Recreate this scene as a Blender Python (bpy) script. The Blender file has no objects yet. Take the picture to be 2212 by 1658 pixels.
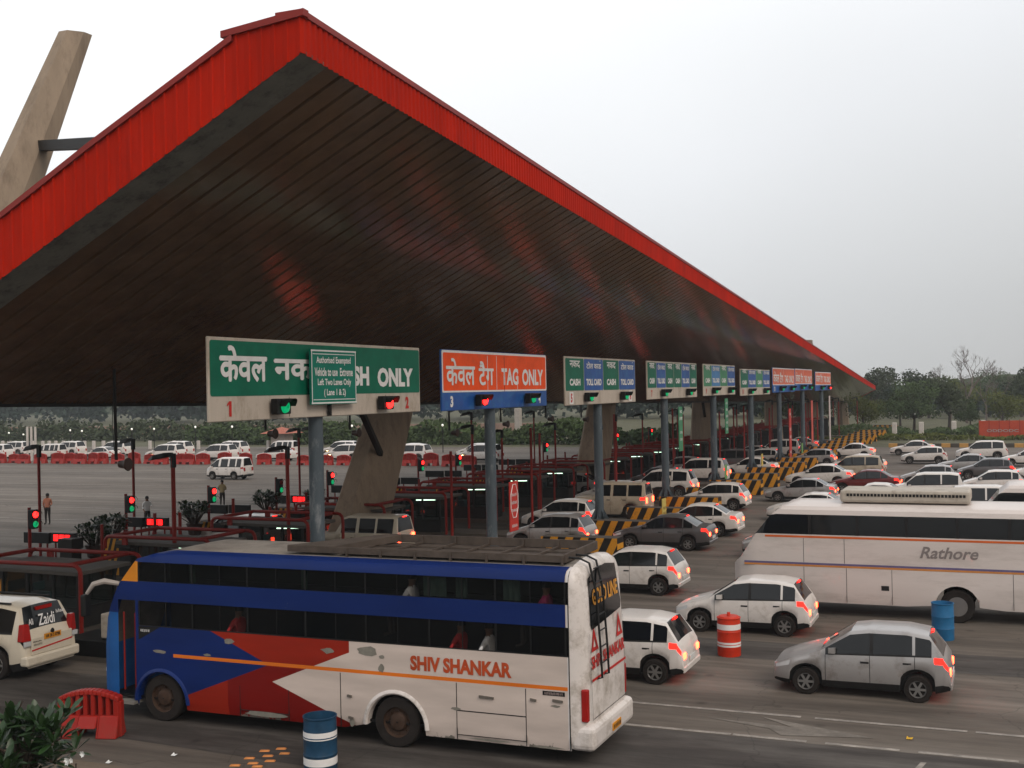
import bpy, bmesh, math, random
from mathutils import Vector, Matrix
C = bpy.context.scene.collection
sc = bpy.context.scene
R = math.radians
random.seed(7)

# ------------------------------------------------------------------ camera
cam_d = bpy.data.cameras.new('camera'); cam = bpy.data.objects.new('camera', cam_d); C.objects.link(cam)
cam_d.sensor_width = 36.0; cam_d.lens = 36 * 2546 / 2212; cam_d.clip_start = .2; cam_d.clip_end = 4000
_yaw, _pit, _rol = R(22.776), R(0.3116), R(1.117)
F = Vector((-math.sin(_yaw) * math.cos(_pit), math.cos(_yaw) * math.cos(_pit), math.sin(_pit)))
R0 = Vector((math.cos(_yaw), math.sin(_yaw), 0)); U0 = R0.cross(F)
RR = R0 * math.cos(_rol) - U0 * math.sin(_rol); UU = U0 * math.cos(_rol) + R0 * math.sin(_rol)
m4 = Matrix((RR, UU, -F)).transposed().to_4x4(); m4.translation = (0, 0, 7.0)
cam.matrix_world = m4
sc.camera = cam

# ------------------------------------------------------------------ sky, sun, exposure
w = bpy.data.worlds.new('World'); sc.world = w; w.use_nodes = True
nt = w.node_tree; N = nt.nodes; L = nt.links
bg = N['Background']
sky = N.new('ShaderNodeTexSky'); sky.sky_type = 'NISHITA'; sky.sun_disc = False
sky.sun_elevation = R(38); sky.sun_rotation = R(122); sky.air_density = 2.0; sky.dust_density = 6.0
hsv = N.new('ShaderNodeHueSaturation'); hsv.inputs['Saturation'].default_value = .12; hsv.inputs['Value'].default_value = .08
L.new(sky.outputs[0], hsv.inputs['Color'])
tc = N.new('ShaderNodeTexCoord')
dt = N.new('ShaderNodeVectorMath'); dt.operation = 'DOT_PRODUCT'
dt.inputs[1].default_value = Vector((-.42, .1, 1.0)).normalized()     # overcast brightens upwards and to the west
L.new(tc.outputs['Generated'], dt.inputs[0])
cr = N.new('ShaderNodeValToRGB'); e = cr.color_ramp.elements
e[0].position = 0.0; e[0].color = (.45, .45, .45, 1)
e[1].position = 1.0; e[1].color = (1.0, 1.02, 1.06, 1)
for p_, c_ in ((.06, (.52, .52, .515, 1)), (.16, (.64, .65, .655, 1)), (.34, (.88, .90, .93, 1)), (.52, (1.08, 1.10, 1.12, 1))):
    q = cr.color_ramp.elements.new(p_); q.color = c_
L.new(dt.outputs['Value'], cr.inputs[0])
nz = N.new('ShaderNodeTexNoise'); nz.inputs['Scale'].default_value = 1.6; nz.inputs['Detail'].default_value = 3
L.new(tc.outputs['Generated'], nz.inputs['Vector'])
mr = N.new('ShaderNodeMapRange'); mr.inputs[1].default_value = .3; mr.inputs[2].default_value = .7; mr.inputs[3].default_value = .93; mr.inputs[4].default_value = 1.05
L.new(nz.outputs[0], mr.inputs[0])
mu = N.new('ShaderNodeMixRGB'); mu.blend_type = 'MULTIPLY'; mu.inputs[0].default_value = 1
L.new(cr.outputs[0], mu.inputs[1]); L.new(mr.outputs[0], mu.inputs[2])
ad = N.new('ShaderNodeMixRGB'); ad.blend_type = 'MIX'; ad.inputs[0].default_value = .88
L.new(hsv.outputs[0], ad.inputs[1]); L.new(mu.outputs[0], ad.inputs[2])
L.new(ad.outputs[0], bg.inputs[0]); bg.inputs[1].default_value = 1.0
sun_d = bpy.data.lights.new('sun', 'SUN'); sun_d.energy = 1.15; sun_d.angle = R(30); sun_d.color = (1, .86, .72)
sun = bpy.data.objects.new('sun', sun_d); C.objects.link(sun)
sun.rotation_euler = Vector((-1.0, .62, -.95)).to_track_quat('-Z', 'Y').to_euler()
vs = sc.view_settings; vs.view_transform = 'Standard'; vs.look = 'None'; vs.exposure = .14; vs.gamma = 1
sc.cycles.max_bounces = 6; sc.cycles.diffuse_bounces = 3; sc.cycles.glossy_bounces = 3
sc.cycles.transparent_max_bounces = 12; sc.cycles.volume_bounces = 0
sc.cycles.sample_clamp_indirect = 4

# ------------------------------------------------------------------ materials
def lin(c):
    return tuple((v / 255 / 12.92 if v / 255 <= .04045 else ((v / 255 + .055) / 1.055) ** 2.4) for v in c)
MATS = {}
def mat(name, col, rough=.6, metal=0, var=.12, scale=3.0, bump=0, dirt=None, dirt_amt=.5, dirt_scale=2.0, spec=.25, emit=None, estr=0, alpha=1, coat=0, stretch=None, streak=False):
    """procedural paint, concrete, ...: col is a linear base colour broken up by noise"""
    if name in MATS: return MATS[name]
    m = bpy.data.materials.new(name); m.use_nodes = True
    n = m.node_tree.nodes; l = m.node_tree.links; b = n['Principled BSDF']
    b.inputs['Roughness'].default_value = rough; b.inputs['Metallic'].default_value = metal
    b.inputs['Specular IOR Level'].default_value = spec
    b.inputs['Coat Weight'].default_value = coat
    t = n.new('ShaderNodeTexCoord'); v = t.outputs['Object']
    if stretch:
        mp = n.new('ShaderNodeMapping'); mp.inputs['Scale'].default_value = stretch; l.new(v, mp.inputs[0]); v = mp.outputs[0]
    x = n.new('ShaderNodeTexNoise'); x.inputs['Scale'].default_value = scale; x.inputs['Detail'].default_value = 8
    x.inputs['Roughness'].default_value = .65; l.new(v, x.inputs['Vector'])
    r = n.new('ShaderNodeMapRange'); r.inputs[1].default_value = .3; r.inputs[2].default_value = .7
    r.inputs[3].default_value = 1 - var; r.inputs[4].default_value = 1 + var; l.new(x.outputs[0], r.inputs[0])
    k = n.new('ShaderNodeMixRGB'); k.blend_type = 'MULTIPLY'; k.inputs[0].default_value = 1
    k.inputs[1].default_value = (*col, 1); l.new(r.outputs[0], k.inputs[2])
    out = k.outputs[0]
    if dirt:
        x2 = n.new('ShaderNodeTexNoise'); x2.inputs['Scale'].default_value = dirt_scale; x2.inputs['Detail'].default_value = 10
        x2.inputs['Roughness'].default_value = .75; l.new(v, x2.inputs['Vector'])
        r2 = n.new('ShaderNodeMapRange'); r2.inputs[1].default_value = .62 - dirt_amt * .25; r2.inputs[2].default_value = .72
        l.new(x2.outputs[0], r2.inputs[0])
        k2 = n.new('ShaderNodeMixRGB'); k2.inputs[2].default_value = (*dirt, 1)
        l.new(r2.outputs[0], k2.inputs[0]); l.new(out, k2.inputs[1]); out = k2.outputs[0]
    if streak:                     # tyre darkened bands along the traffic, oil spots and hairline cracks
        def mul(fac_out, lo, hi, a_, b_):
            nonlocal out
            q = n.new('ShaderNodeMapRange'); q.inputs[1].default_value = a_; q.inputs[2].default_value = b_; q.inputs[3].default_value = lo; q.inputs[4].default_value = hi; l.new(fac_out, q.inputs[0])
            w_ = n.new('ShaderNodeMixRGB'); w_.blend_type = 'MULTIPLY'; w_.inputs[0].default_value = 1; l.new(out, w_.inputs[1]); l.new(q.outputs[0], w_.inputs[2]); out = w_.outputs[0]
        for scl, sc2, lo, hi in (((.02, .9, 1), 1.0, .72, 1.16), ((.25, 3.0, 1), 1.6, .86, 1.10)):
            mp2 = n.new('ShaderNodeMapping'); mp2.inputs['Scale'].default_value = scl; l.new(t.outputs['Object'], mp2.inputs[0])
            x3 = n.new('ShaderNodeTexNoise'); x3.inputs['Scale'].default_value = sc2; x3.inputs['Detail'].default_value = 5; l.new(mp2.outputs[0], x3.inputs['Vector']); mul(x3.outputs[0], lo, hi, .35, .65)
        vo = n.new('ShaderNodeTexVoronoi'); vo.inputs['Scale'].default_value = .8; l.new(t.outputs['Object'], vo.inputs['Vector']); mul(vo.outputs['Distance'], .62, 1.0, .03, .13)
        mp3 = n.new('ShaderNodeMapping'); l.new(t.outputs['Object'], mp3.inputs[0]); xn = n.new('ShaderNodeTexNoise'); xn.inputs['Scale'].default_value = .7; xn.inputs['Detail'].default_value = 4; l.new(t.outputs['Object'], xn.inputs['Vector'])
        av = n.new('ShaderNodeVectorMath'); av.operation = 'MULTIPLY_ADD'; av.inputs[1].default_value = (1.6, 1.6, 1.6); l.new(xn.outputs['Color'], av.inputs[0]); l.new(t.outputs['Object'], av.inputs[2])
        ve = n.new('ShaderNodeTexVoronoi'); ve.feature = 'DISTANCE_TO_EDGE'; ve.inputs['Scale'].default_value = .22; l.new(av.outputs[0], ve.inputs['Vector']); mul(ve.outputs['Distance'], .70, 1.0, .0, .006)
    l.new(out, b.inputs['Base Color'])
    if bump:
        bp = n.new('ShaderNodeBump'); bp.inputs['Strength'].default_value = bump; bp.inputs['Distance'].default_value = .02
        l.new(x.outputs[0], bp.inputs['Height']); l.new(bp.outputs[0], b.inputs['Normal'])
    if emit:
        b.inputs['Emission Color'].default_value = (*emit, 1); b.inputs['Emission Strength'].default_value = estr
    if alpha < 1: b.inputs['Alpha'].default_value = alpha
    MATS[name] = m
    return m

asphalt = mat('asphalt', (.112, .092, .075), .88, var=.22, scale=1.2, bump=.35, dirt=(.19, .165, .14), dirt_amt=.75, dirt_scale=.12, stretch=(.35, 1.4, 1), streak=True)
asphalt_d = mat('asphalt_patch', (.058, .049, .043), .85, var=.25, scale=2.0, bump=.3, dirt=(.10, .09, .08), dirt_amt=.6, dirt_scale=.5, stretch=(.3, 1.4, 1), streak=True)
apron = mat('concrete_apron', (.125, .096, .070), .9, var=.2, scale=1.6, bump=.4, dirt=(.17, .135, .10), dirt_amt=.7, dirt_scale=.4, streak=True)
paintline = mat('worn_road_paint', (.34, .30, .26), .8, var=.3, scale=4, dirt=(.11, .10, .09), dirt_amt=1.0, dirt_scale=2.5)
soil = mat('soil_grass', (.085, .082, .045), .95, var=.4, scale=.4)
concrete = mat('concrete', (.27, .205, .148), .85, var=.14, scale=1.0, bump=.1, dirt=(.17, .125, .09), dirt_amt=.5, dirt_scale=1.2, stretch=(2.2, 2.2, .35))
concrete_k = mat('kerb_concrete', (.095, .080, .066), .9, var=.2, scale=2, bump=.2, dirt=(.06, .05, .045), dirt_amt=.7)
red_sheet = mat('red_sheet', (.41, .014, .003), .7, var=.22, scale=.6, dirt=(.26, .012, .006), dirt_amt=.35, dirt_scale=.5, stretch=(1, 1, .3), spec=.06)
red_trim = mat('red_trim', (.24, .018, .012), .45, var=.15, scale=1)
soffit_m = mat('soffit_sheet', (.125, .072, .042), .05, metal=.04, spec=.35, bump=.9, var=.25, scale=.9, dirt=(.085, .050, .030), dirt_amt=.6, dirt_scale=.2)
greybeam = mat('grey_beam', (.15, .15, .135), .7, var=.2, scale=1.5, dirt=(.03, .03, .028), dirt_amt=.5)
dark = mat('dark_steel', (.012, .011, .010), .6, var=.2)
black = mat('black_plastic', (.008, .008, .008), .5, var=.2)
rubber = mat('rubber', (.018, .014, .012), .85, var=.3, scale=6)
red_pipe = mat('red_pipe', (.22, .011, .006), .5, var=.2, scale=4, dirt=(.10, .02, .012), dirt_amt=.5, dirt_scale=4)
steelpole = mat('blue_grey_pole', (.075, .095, .11), .5, metal=.1, var=.15, scale=1.5, dirt=(.26, .27, .28), dirt_amt=.3, dirt_scale=1.5, stretch=(2, 2, .6))
white_m = mat('sign_white', (.50, .43, .36), .55, var=.08, scale=2, dirt=(.26, .20, .14), dirt_amt=.45, dirt_scale=1.3, stretch=(1, 1, .4))
green_m = mat('sign_green', (.001, .125, .070), .45, var=.18, scale=1.5, spec=.15)
green2_m = mat('sign_green_board', (.003, .17, .115), .45, var=.12, scale=1.5, spec=.15)
pgreen_m = mat('sign_pale_green', (.05, .22, .11), .5, var=.2, scale=1.5)
blue_m = mat('sign_blue', (.010, .075, .30), .45, var=.2, scale=1.2, dirt=(.03, .15, .33), dirt_amt=.5, spec=.3)
pblue_m = mat('sign_pale_blue', (.06, .20, .42), .5, var=.2, scale=1.2)
orange_m = mat('sign_orange', (.85, .082, .006), .5, var=.12, scale=1.2, dirt=(.62, .10, .03), dirt_amt=.3, spec=.15)
porange_m = mat('sign_faded_orange', (.68, .13, .06), .5, var=.15, scale=1)
letter_w = mat('letter_white', (.74, .72, .70), .5, var=.08)
letter_r = mat('letter_red', (.48, .02, .015), .5, var=.1)
grey_roof = mat('booth_roof', (.10, .088, .075), .8, var=.25, scale=2, dirt=(.06, .055, .05), dirt_amt=.7, dirt_scale=1)
yellow = mat('yellow_paint', (.62, .27, .02), .6, var=.2, scale=5, dirt=(.10, .06, .02), dirt_amt=.4, dirt_scale=5)
blackp = mat('black_paint', (.016, .013, .011), .6, var=.3)
booth_dark = mat('booth_frame', (.014, .013, .012), .5, var=.3)
ac_white = mat('ac_white', (.42, .37, .31), .6, var=.12, dirt=(.2, .16, .12), dirt_amt=.4)
white_car = mat('white_car_paint', (.66, .61, .57), .32, var=.05, scale=1.2, coat=.4, dirt=(.38, .33, .28), dirt_amt=.35, dirt_scale=1.2)
cream_car = mat('cream_car_paint', (.60, .53, .42), .3, var=.05, scale=1.2, coat=.5, dirt=(.34, .28, .2), dirt_amt=.3, dirt_scale=1.2)
silver_car = mat('silver_car_paint', (.36, .34, .33), .32, metal=.35, var=.06, scale=1.2, coat=.4, dirt=(.22, .19, .17), dirt_amt=.35)
grey_car = mat('grey_car_paint', (.12, .11, .11), .3, metal=.4, var=.06, coat=.5)
beige_car = mat('beige_car_paint', (.40, .33, .25), .45, var=.1, coat=.2, dirt=(.22, .17, .12), dirt_amt=.4)
maroon_car = mat('maroon_car_paint', (.12, .012, .012), .3, var=.08, coat=.4)
glass_m = mat('dark_glass', (.008, .009, .010), .07, var=.1, spec=.42)
trim_m = mat('black_trim', (.015, .014, .014), .6, var=.1)
rim_m = mat('wheel_rim', (.26, .25, .24), .35, metal=.6, var=.1)
rimrust = mat('bus_wheel_hub', (.05, .028, .018), .7, var=.4, scale=8)
tail_m = mat('tail_lamp', (.45, .01, .01), .25, emit=(1, .015, .008), estr=3)
tail_off = mat('tail_lamp_unlit', (.32, .012, .01), .2, var=.1)
brake_m = mat('brake_lamp', (.7, .05, .02), .25, emit=(1, .055, .02), estr=14)
head_m = mat('head_lamp', (.9, .8, .6), .2, emit=(1, .72, .36), estr=9)
head_off = mat('head_lamp_unlit', (.5, .5, .5), .15, var=.05, coat=.6)
plate_m = mat('yellow_plate', (.62, .25, .02), .5, var=.1)
platew_m = mat('white_plate', (.6, .6, .58), .5, var=.1)
led_m = mat('led_red', (.3, .0, .0), .4, emit=(1, .01, .01), estr=3.2)
sig_r = mat('signal_red', (.5, .0, .0), .3, emit=(1, .012, .010), estr=7)
sig_g = mat('signal_green', (.0, .16, .07), .3, emit=(.0, 1, .35), estr=.3)
lens_r = mat('lens_red_dark', (.25, .02, .02), .3)
tube_m = mat('tube_lamp', (.8, 1, .8), .3, emit=(.66, 1.0, .72), estr=9)
barrel_r = mat('orange_red_plastic', (.55, .035, .012), .45, var=.15, scale=3, dirt=(.30, .05, .03), dirt_amt=.4, dirt_scale=4)
barrier_r = mat('red_plastic', (.30, .014, .008), .42, var=.15, scale=2, dirt=(.22, .03, .02), dirt_amt=.5, dirt_scale=2)
drum_b = mat('blue_drum', (.012, .05, .10), .45, var=.25, scale=3, dirt=(.03, .05, .06), dirt_amt=.5)
drum_bb = mat('bright_blue_drum', (.02, .13, .28), .45, var=.2, scale=3)
stud_m = mat('road_stud', (.52, .20, .06), .6, var=.25, scale=12)
leaf_fg = mat('frangipani_leaf', (.017, .045, .010), .4, var=.35, scale=3, spec=.5)
leaf_a = mat('foliage_dark', (.050, .062, .034), .9, var=.5, scale=.5, spec=.05)
leaf_b = mat('foliage_olive', (.075, .085, .022), .9, var=.5, scale=.5, spec=.05)
leaf_c = mat('foliage_green', (.056, .080, .034), .9, var=.5, scale=.6, spec=.05)
bark = mat('bark', (.06, .045, .035), .9, var=.3, scale=3)
barepale = mat('bare_twigs', (.13, .105, .09), .9, var=.3, scale=2)
skin_m = mat('skin', (.15, .075, .045), .6, var=.1)
hair_m = mat('hair', (.012, .009, .008), .6, var=.1)
petal = mat('white_petals', (.75, .75, .72), .6, var=.05)

# ------------------------------------------------------------------ mesh helpers
class MB:
    def __init__(s): s.v = []; s.f = []; s.mi = []; s.m = 0
    def mat(s, i): s.m = i; return s
    def face(s, idx): s.f.append(tuple(idx)); s.mi.append(s.m)
    def poly(s, pts):
        a = len(s.v); s.v += [tuple(p) for p in pts]; s.face(range(a, a + len(pts))); return s
    def hexa(s, p):
        a = len(s.v); s.v += [tuple(q) for q in p]
        for q in ((0, 3, 2, 1), (4, 5, 6, 7), (0, 1, 5, 4), (1, 2, 6, 5), (2, 3, 7, 6), (3, 0, 4, 7)): s.face([a + i for i in q])
        return s
    def box(s, x0, x1, y0, y1, z0, z1):
        return s.hexa([(x0, y0, z0), (x1, y0, z0), (x1, y1, z0), (x0, y1, z0), (x0, y0, z1), (x1, y0, z1), (x1, y1, z1), (x0, y1, z1)])
    def beam(s, p, q, w_, h_, up=(0, 0, 1)):
        p = Vector(p); q = Vector(q); d = (q - p).normalized(); u = Vector(up)
        if abs(d.dot(u)) > .98: u = Vector((1, 0, 0))
        a = d.cross(u).normalized() * w_ / 2; b = a.cross(d).normalized() * h_ / 2
        return s.hexa([p - a - b, p + a - b, p + a + b, p - a + b, q - a - b, q + a - b, q + a + b, q - a + b])
    def tube(s, pts, r, n=8, cap=True):
        pts = [Vector(p) for p in pts]; rs = r if isinstance(r, (list, tuple)) else [r] * len(pts)
        base = len(s.v); prev = None
        for i, p in enumerate(pts):
            d = (pts[min(i + 1, len(pts) - 1)] - pts[max(i - 1, 0)]).normalized()
            if prev is None:
                u = Vector((0, 0, 1)) if abs(d.z) < .9 else Vector((1, 0, 0))
                a = d.cross(u).normalized()
            else: a = (prev - d * prev.dot(d)).normalized()
            prev = a; b = d.cross(a)
            for k in range(n):
                t = 2 * math.pi * k / n; s.v.append(tuple(p + (a * math.cos(t) + b * math.sin(t)) * rs[i]))
        for i in range(len(pts) - 1):
            for k in range(n):
                a0 = base + i * n + k; a1 = base + i * n + (k + 1) % n
                s.face((a0, a1, a1 + n, a0 + n))
        if cap:
            s.face([base + k for k in range(n)][::-1]); s.face([base + (len(pts) - 1) * n + k for k in range(n)])
        return s
    def lathe(s, prof, c, ax='z', n=24, cap=True):
        """prof: list of (radius, height) along the axis from the point c"""
        base = len(s.v); c = Vector(c)
        for r, h in prof:
            for k in range(n):
                t = 2 * math.pi * k / n; a, b = r * math.cos(t), r * math.sin(t)
                o = (a, b, h) if ax == 'z' else ((a, h, b) if ax == 'y' else (h, a, b))
                s.v.append(tuple(c + Vector(o)))
        for i in range(len(prof) - 1):
            for k in range(n):
                a0 = base + i * n + k; a1 = base + i * n + (k + 1) % n
                s.face((a0, a1, a1 + n, a0 + n))
        if cap:
            s.face([base + k for k in range(n)][::-1]); s.face([base + (len(prof) - 1) * n + k for k in range(n)])
        return s
    def build(s, name, mats, parent=None, smooth=False, angle=35, bevel=0, world=True, seg=1):
        me = bpy.data.meshes.new(name); me.from_pydata(s.v, [], s.f)
        for m in (mats if isinstance(mats, (list, tuple)) else [mats]): me.materials.append(m)
        for p, i in zip(me.polygons, s.mi): p.material_index = i
        bm = bmesh.new(); bm.from_mesh(me); bmesh.ops.recalc_face_normals(bm, faces=bm.faces); bm.to_mesh(me); bm.free()
        if smooth:
            me.polygons.foreach_set('use_smooth', [True] * len(me.polygons)); me.set_sharp_from_angle(angle=R(angle))
        me.update()
        o = bpy.data.objects.new(name, me); C.objects.link(o)
        if parent:
            o.parent = parent
            if world: o.location = -world_of(parent)
        if bevel:
            b = o.modifiers.new('bevel', 'BEVEL'); b.width = bevel; b.segments = seg; b.limit_method = 'ANGLE'; b.harden_normals = False
        return o
def world_of(o):
    v = Vector((0, 0, 0))
    while o: v += o.location; o = o.parent
    return v
def tag(o, label=None, cat=None, group=None, kind=None):
    if label: o['label'] = label
    if cat: o['category'] = cat
    if group: o['group'] = group
    if kind: o['kind'] = kind
    return o
def thing(name, loc, label, cat, group=None, rz=0):
    o = bpy.data.objects.new(name, None); C.objects.link(o); o.location = loc; o.rotation_euler = (0, 0, rz); o.empty_display_size = .3
    return tag(o, label, cat, group)
def kids(o): return [c for c in bpy.data.objects if c.parent == o]
CH = {}
def copy_tree(o, parent=None):
    c = o.copy(); C.objects.link(c)
    if parent: c.parent = parent
    if o not in CH: CH[o] = kids(o)
    for k in CH[o]: copy_tree(k, c)
    return c
def dup(o, loc, label, rz=None, scale=None, group=None, name=None):
    c = copy_tree(o); c.location = loc; c['label'] = label
    if rz is not None: c.rotation_euler = (0, 0, rz)
    if scale: c.scale = scale if isinstance(scale, (tuple, list)) else (scale,) * 3
    if group: c['group'] = group
    return c
def structure(name, mb, m, **k): return tag(mb.build(name, m, **k), kind='structure')

def text(body, plane, u0, u1, v0, v1, fix, m, parent, bold=.02, name='lettering', reph=None, shear=0, world=True, xform=None):
    if not body: return None
    hindi = any(ord(q) > 0x900 for q in body)
    c = bpy.data.curves.new('t', 'FONT'); c.body = body; c.size = 1; c.offset = 0 if hindi else bold; c.resolution_u = 3; c.shear = shear
    o = bpy.data.objects.new('t', c); C.objects.link(o)
    dg = bpy.context.evaluated_depsgraph_get(); me = bpy.data.meshes.new_from_object(o.evaluated_get(dg))
    bpy.data.objects.remove(o); bpy.data.curves.remove(c)
    xs = [v.co.x for v in me.vertices]; ys = [v.co.y for v in me.vertices]
    x0, x1, y0, y1 = min(xs), max(xs), min(ys), max(ys)
    # islands that touch each other get their own depth, so no two faces share a plane
    bm = bmesh.new(); bm.from_mesh(me); seen = set(); isl = 0; dep = {}
    for v in bm.verts:
        if v.index in seen: continue
        st = [v]; seen.add(v.index)
        while st:
            q = st.pop(); dep[q.index] = (isl % 4) * .0012
            for e_ in q.link_edges:
                z = e_.other_vert(q)
                if z.index not in seen: seen.add(z.index); st.append(z)
        isl += 1
    if hindi and bold > .015:      # heavier strokes: shifted copies, each on its own layer
        base_n = len(bm.verts)
        for j, (ox, oy) in enumerate(((1, 0), (0, 1), (-1, 0), (0, -1), (.7, .7), (-.7, -.7))):
            g_ = bmesh.ops.duplicate(bm, geom=list(bm.verts)[:base_n] + [e_ for e_ in bm.edges if all(v.index < base_n for v in e_.verts) and e_.index >= 0][:10**6] + [f_ for f_ in bm.faces if all(v.index < base_n and v.index >= 0 for v in f_.verts)])
            new = [q for q in g_['geom'] if isinstance(q, bmesh.types.BMVert)]
            for v in new: v.tag = True
            bm.verts.index_update(); bm.verts.ensure_lookup_table()
            for v in new:
                v.co.x += ox * bold * .9; v.co.y += oy * bold * .9; dep[v.index] = .005 * (j + 1) * .35 + .0006 * (v.index % 1)
    for v in bm.verts:
        u = u0 + (v.co.x - x0) / (x1 - x0) * (u1 - u0); t = v0 + (v.co.y - y0) / (y1 - y0) * (v1 - v0); d = dep[v.index]
        if xform: v.co = xform(u, t, d)
        else: v.co = (fix + d, u, t) if plane == 'X' else (u, fix - d, t)
    if reph:                       # the small hook over the last letter of a word
        for (ru, rv, rr) in reph:
            pr = None
            for k in range(7):
                a = R(200 - k * 34)
                p1 = (ru + rr * math.cos(a), rv + rr * .8 * math.sin(a)); p2 = (ru + rr * .55 * math.cos(a), rv + rr * .45 * math.sin(a))
                cur = [bm.verts.new((fix + .003, q_[0], q_[1])) for q_ in (p1, p2)]
                if pr: bm.faces.new((pr[0], cur[0], cur[1], pr[1]))
                pr = cur
    bm.to_mesh(me); bm.free(); me.materials.clear(); me.materials.append(m); me.name = name
    o = bpy.data.objects.new(name, me); C.objects.link(o)
    if parent:
        o.parent = parent
        if world: o.location = -world_of(parent)
    return o

def scribble(plane, u0, u1, v0, v1, fix, m, parent, seed=1, world=True, d=.003):
    """a line of writing worn down to uneven strokes, as unreadable as in the photograph"""
    rd = random.Random(seed); mb = MB(); u = u0; st = (v1 - v0) * .34
    while u < u1 - st * .5:
        w_ = st * rd.uniform(.35, .6); a, b = v0 + (v1 - v0) * rd.uniform(0, .18), v1 - (v1 - v0) * rd.uniform(0, .18)
        for (p0, p1, q0, q1) in ((u, u + w_, a, b), (u + w_ * .9, min(u1, u + w_ * 1.7), (b if rd.random() < .5 else a) - st * .18 * 0, 0)):
            if q1: r_ = [(p0, q0), (p1, q0), (p1, q1), (p0, q1)]
            else: r_ = [(p0, q0 - st * .2), (p1, q0 - st * .2), (p1, q0 + st * .2), (p0, q0 + st * .2)]
            mb.poly([(fix + d, x_, z_) if plane == 'X' else (x_, fix - d, z_) for x_, z_ in r_]); d += .00001
        u += st * rd.uniform(1.0, 1.5)
    return mb.build('lettering', m, parent, world=world)

# ------------------------------------------------------------------ ground
structure('ground', MB().box(-1500, 1500, -60, 2500, -1, 0), soil)
structure('road', MB().poly([(-420, 8, .006), (260, 8, .006), (260, 134, .006), (-420, 134, .006)]), asphalt)
structure('pavement', MB().poly([(-60, 5, .010), (-7.2, 5, .010), (-4.9, 17.2, .010), (-60, 19.9, .010)]), apron)
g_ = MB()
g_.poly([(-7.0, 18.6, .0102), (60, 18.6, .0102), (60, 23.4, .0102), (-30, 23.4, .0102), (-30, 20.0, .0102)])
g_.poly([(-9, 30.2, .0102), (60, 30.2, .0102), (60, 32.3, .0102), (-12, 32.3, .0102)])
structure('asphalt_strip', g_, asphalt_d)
structure('lane_shade', MB().poly([(-40, 24.5, .0104), (-17.6, 24.5, .0104), (-16.4, 31, .0104), (-17.8, 60, .0104), (-17, 100, .0104), (-18.2, 132, .0104), (-40, 132, .0104), (-39, 90, .0104), (-41, 55, .0104)]), mat('shade_dark_asphalt', (.045, .037, .030), .85, var=.3, scale=1.5, dirt=(.07, .058, .046), dirt_amt=.7, dirt_scale=.6, stretch=(.3, 1.4, 1), streak=True))  # darker asphalt sheet that paints the canopy's shade onto the lanes
lm = MB()
for y0, a, b in ((25.2, -7.9, 60), (23.5, -7.6, 60), (88.5, -125, -46), (94, -125, -46), (75, -110, -46), (66, -100, -44), (59, -95, -42), (53, -85, -42)):
    x = a; random.seed(int(y0 * 10))
    while x < b:
        l_ = random.uniform(1.2, 4.5); lm.poly([(x, y0 - .06, .014), (x + l_, y0 - .06 + random.uniform(-.01, .01), .014), (x + l_, y0 + .07, .014), (x, y0 + .07, .014)]); x += l_ + random.uniform(0.03, .4)
arrow = MB().poly([(-4.3, 23.75, .014), (-2.55, 24.15, .014), (-4.9, 24.95, .014), (-4.2, 24.4, .014), (-6.0, 24.55, .014), (-4.6, 24.15, .014)])
lm.poly([(-1.6, 22.9, .014), (-1.5, 22.9, .014), (-2.1, 19.6, .014), (-2.24, 19.6, .014)])
structure('road_markings', lm, paintline)
structure('road_arrow', arrow, mat('faded_road_paint', (.19, .165, .14), .85, var=.3, scale=3, dirt=(.11, .095, .08), dirt_amt=1.0, dirt_scale=2))

# ------------------------------------------------------------------ canopy
A = Vector((-12.16, 19.0, 13.53)); B = Vector((-20.5, 207.2, 5.95)); S = .5065
def eave(y): return A + (B - A) * ((y - 19.0) / 188.2)
def keel(y):
    e_ = eave(y); kx = -25.2 + (y - 19) / 188.2 * .8; return Vector((kx, y, e_.z - (e_.x - kx) * S))
roof = thing('toll_canopy', (-20, 19, 0), 'huge red edged metal canopy spanning all the toll lanes', 'canopy')
mb = MB(); y = 19.95; pr = None; P_ = .66
rows = []
while y < 207.0:
    for dy, dz in ((0, 0), (.03, .10), (.10, .10), (.13, 0)): rows.append((y + dy, dz))
    y += P_
for yy, dz in rows:
    a, b = eave(yy) + Vector((0, 0, dz)), keel(yy) + Vector((0, 0, dz)); i = len(mb.v); mb.v += [tuple(a), tuple(b)]
    if pr is not None: mb.face((pr, pr + 1, i + 1, i))
    pr = i
mb.build('soffit', soffit_m, roof)
mb = MB(); a, b, c_, d_ = eave(19.03), eave(19.97), keel(19.97), keel(19.03); dn = Vector((0, 0, -.07))
mb.hexa([a + dn, b + dn, c_ + dn, d_ + dn, a, b, c_, d_]); mb.build('end_beam', greybeam, roof)
# upper sheet, and an unseen wing behind the keel added to darken the booths
mb = MB()
up = Vector((0, 0, .62)); k0, k1 = keel(19.1), keel(207)
mb.poly([eave(19.1) + up, eave(207) + up, k1 + Vector((0, 0, .9)), k0 + Vector((0, 0, 1.15))])
mb.build('roof_sheet', dark, roof)
mb = MB(); off = Vector((-15.5, 0, 5.6)); th = Vector((0, 0, .7))
mb.hexa([k0 + Vector((-.12, 0, 0)), k1 + Vector((-.12, 0, 0)), k1 + off, k0 + off, k0 + th + Vector((-.12, 0, 0)), k1 + th + Vector((-.12, 0, 0)), k1 + off + th, k0 + off + th])
mb.build('rear_shade_wing', soffit_m, roof)
mb = MB(); mb.beam(k0 + Vector((-.02, 0, .12)), k1 + Vector((-.02, 0, .12)), .28, .3); mb.build('keel_beam', dark, roof)
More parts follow.
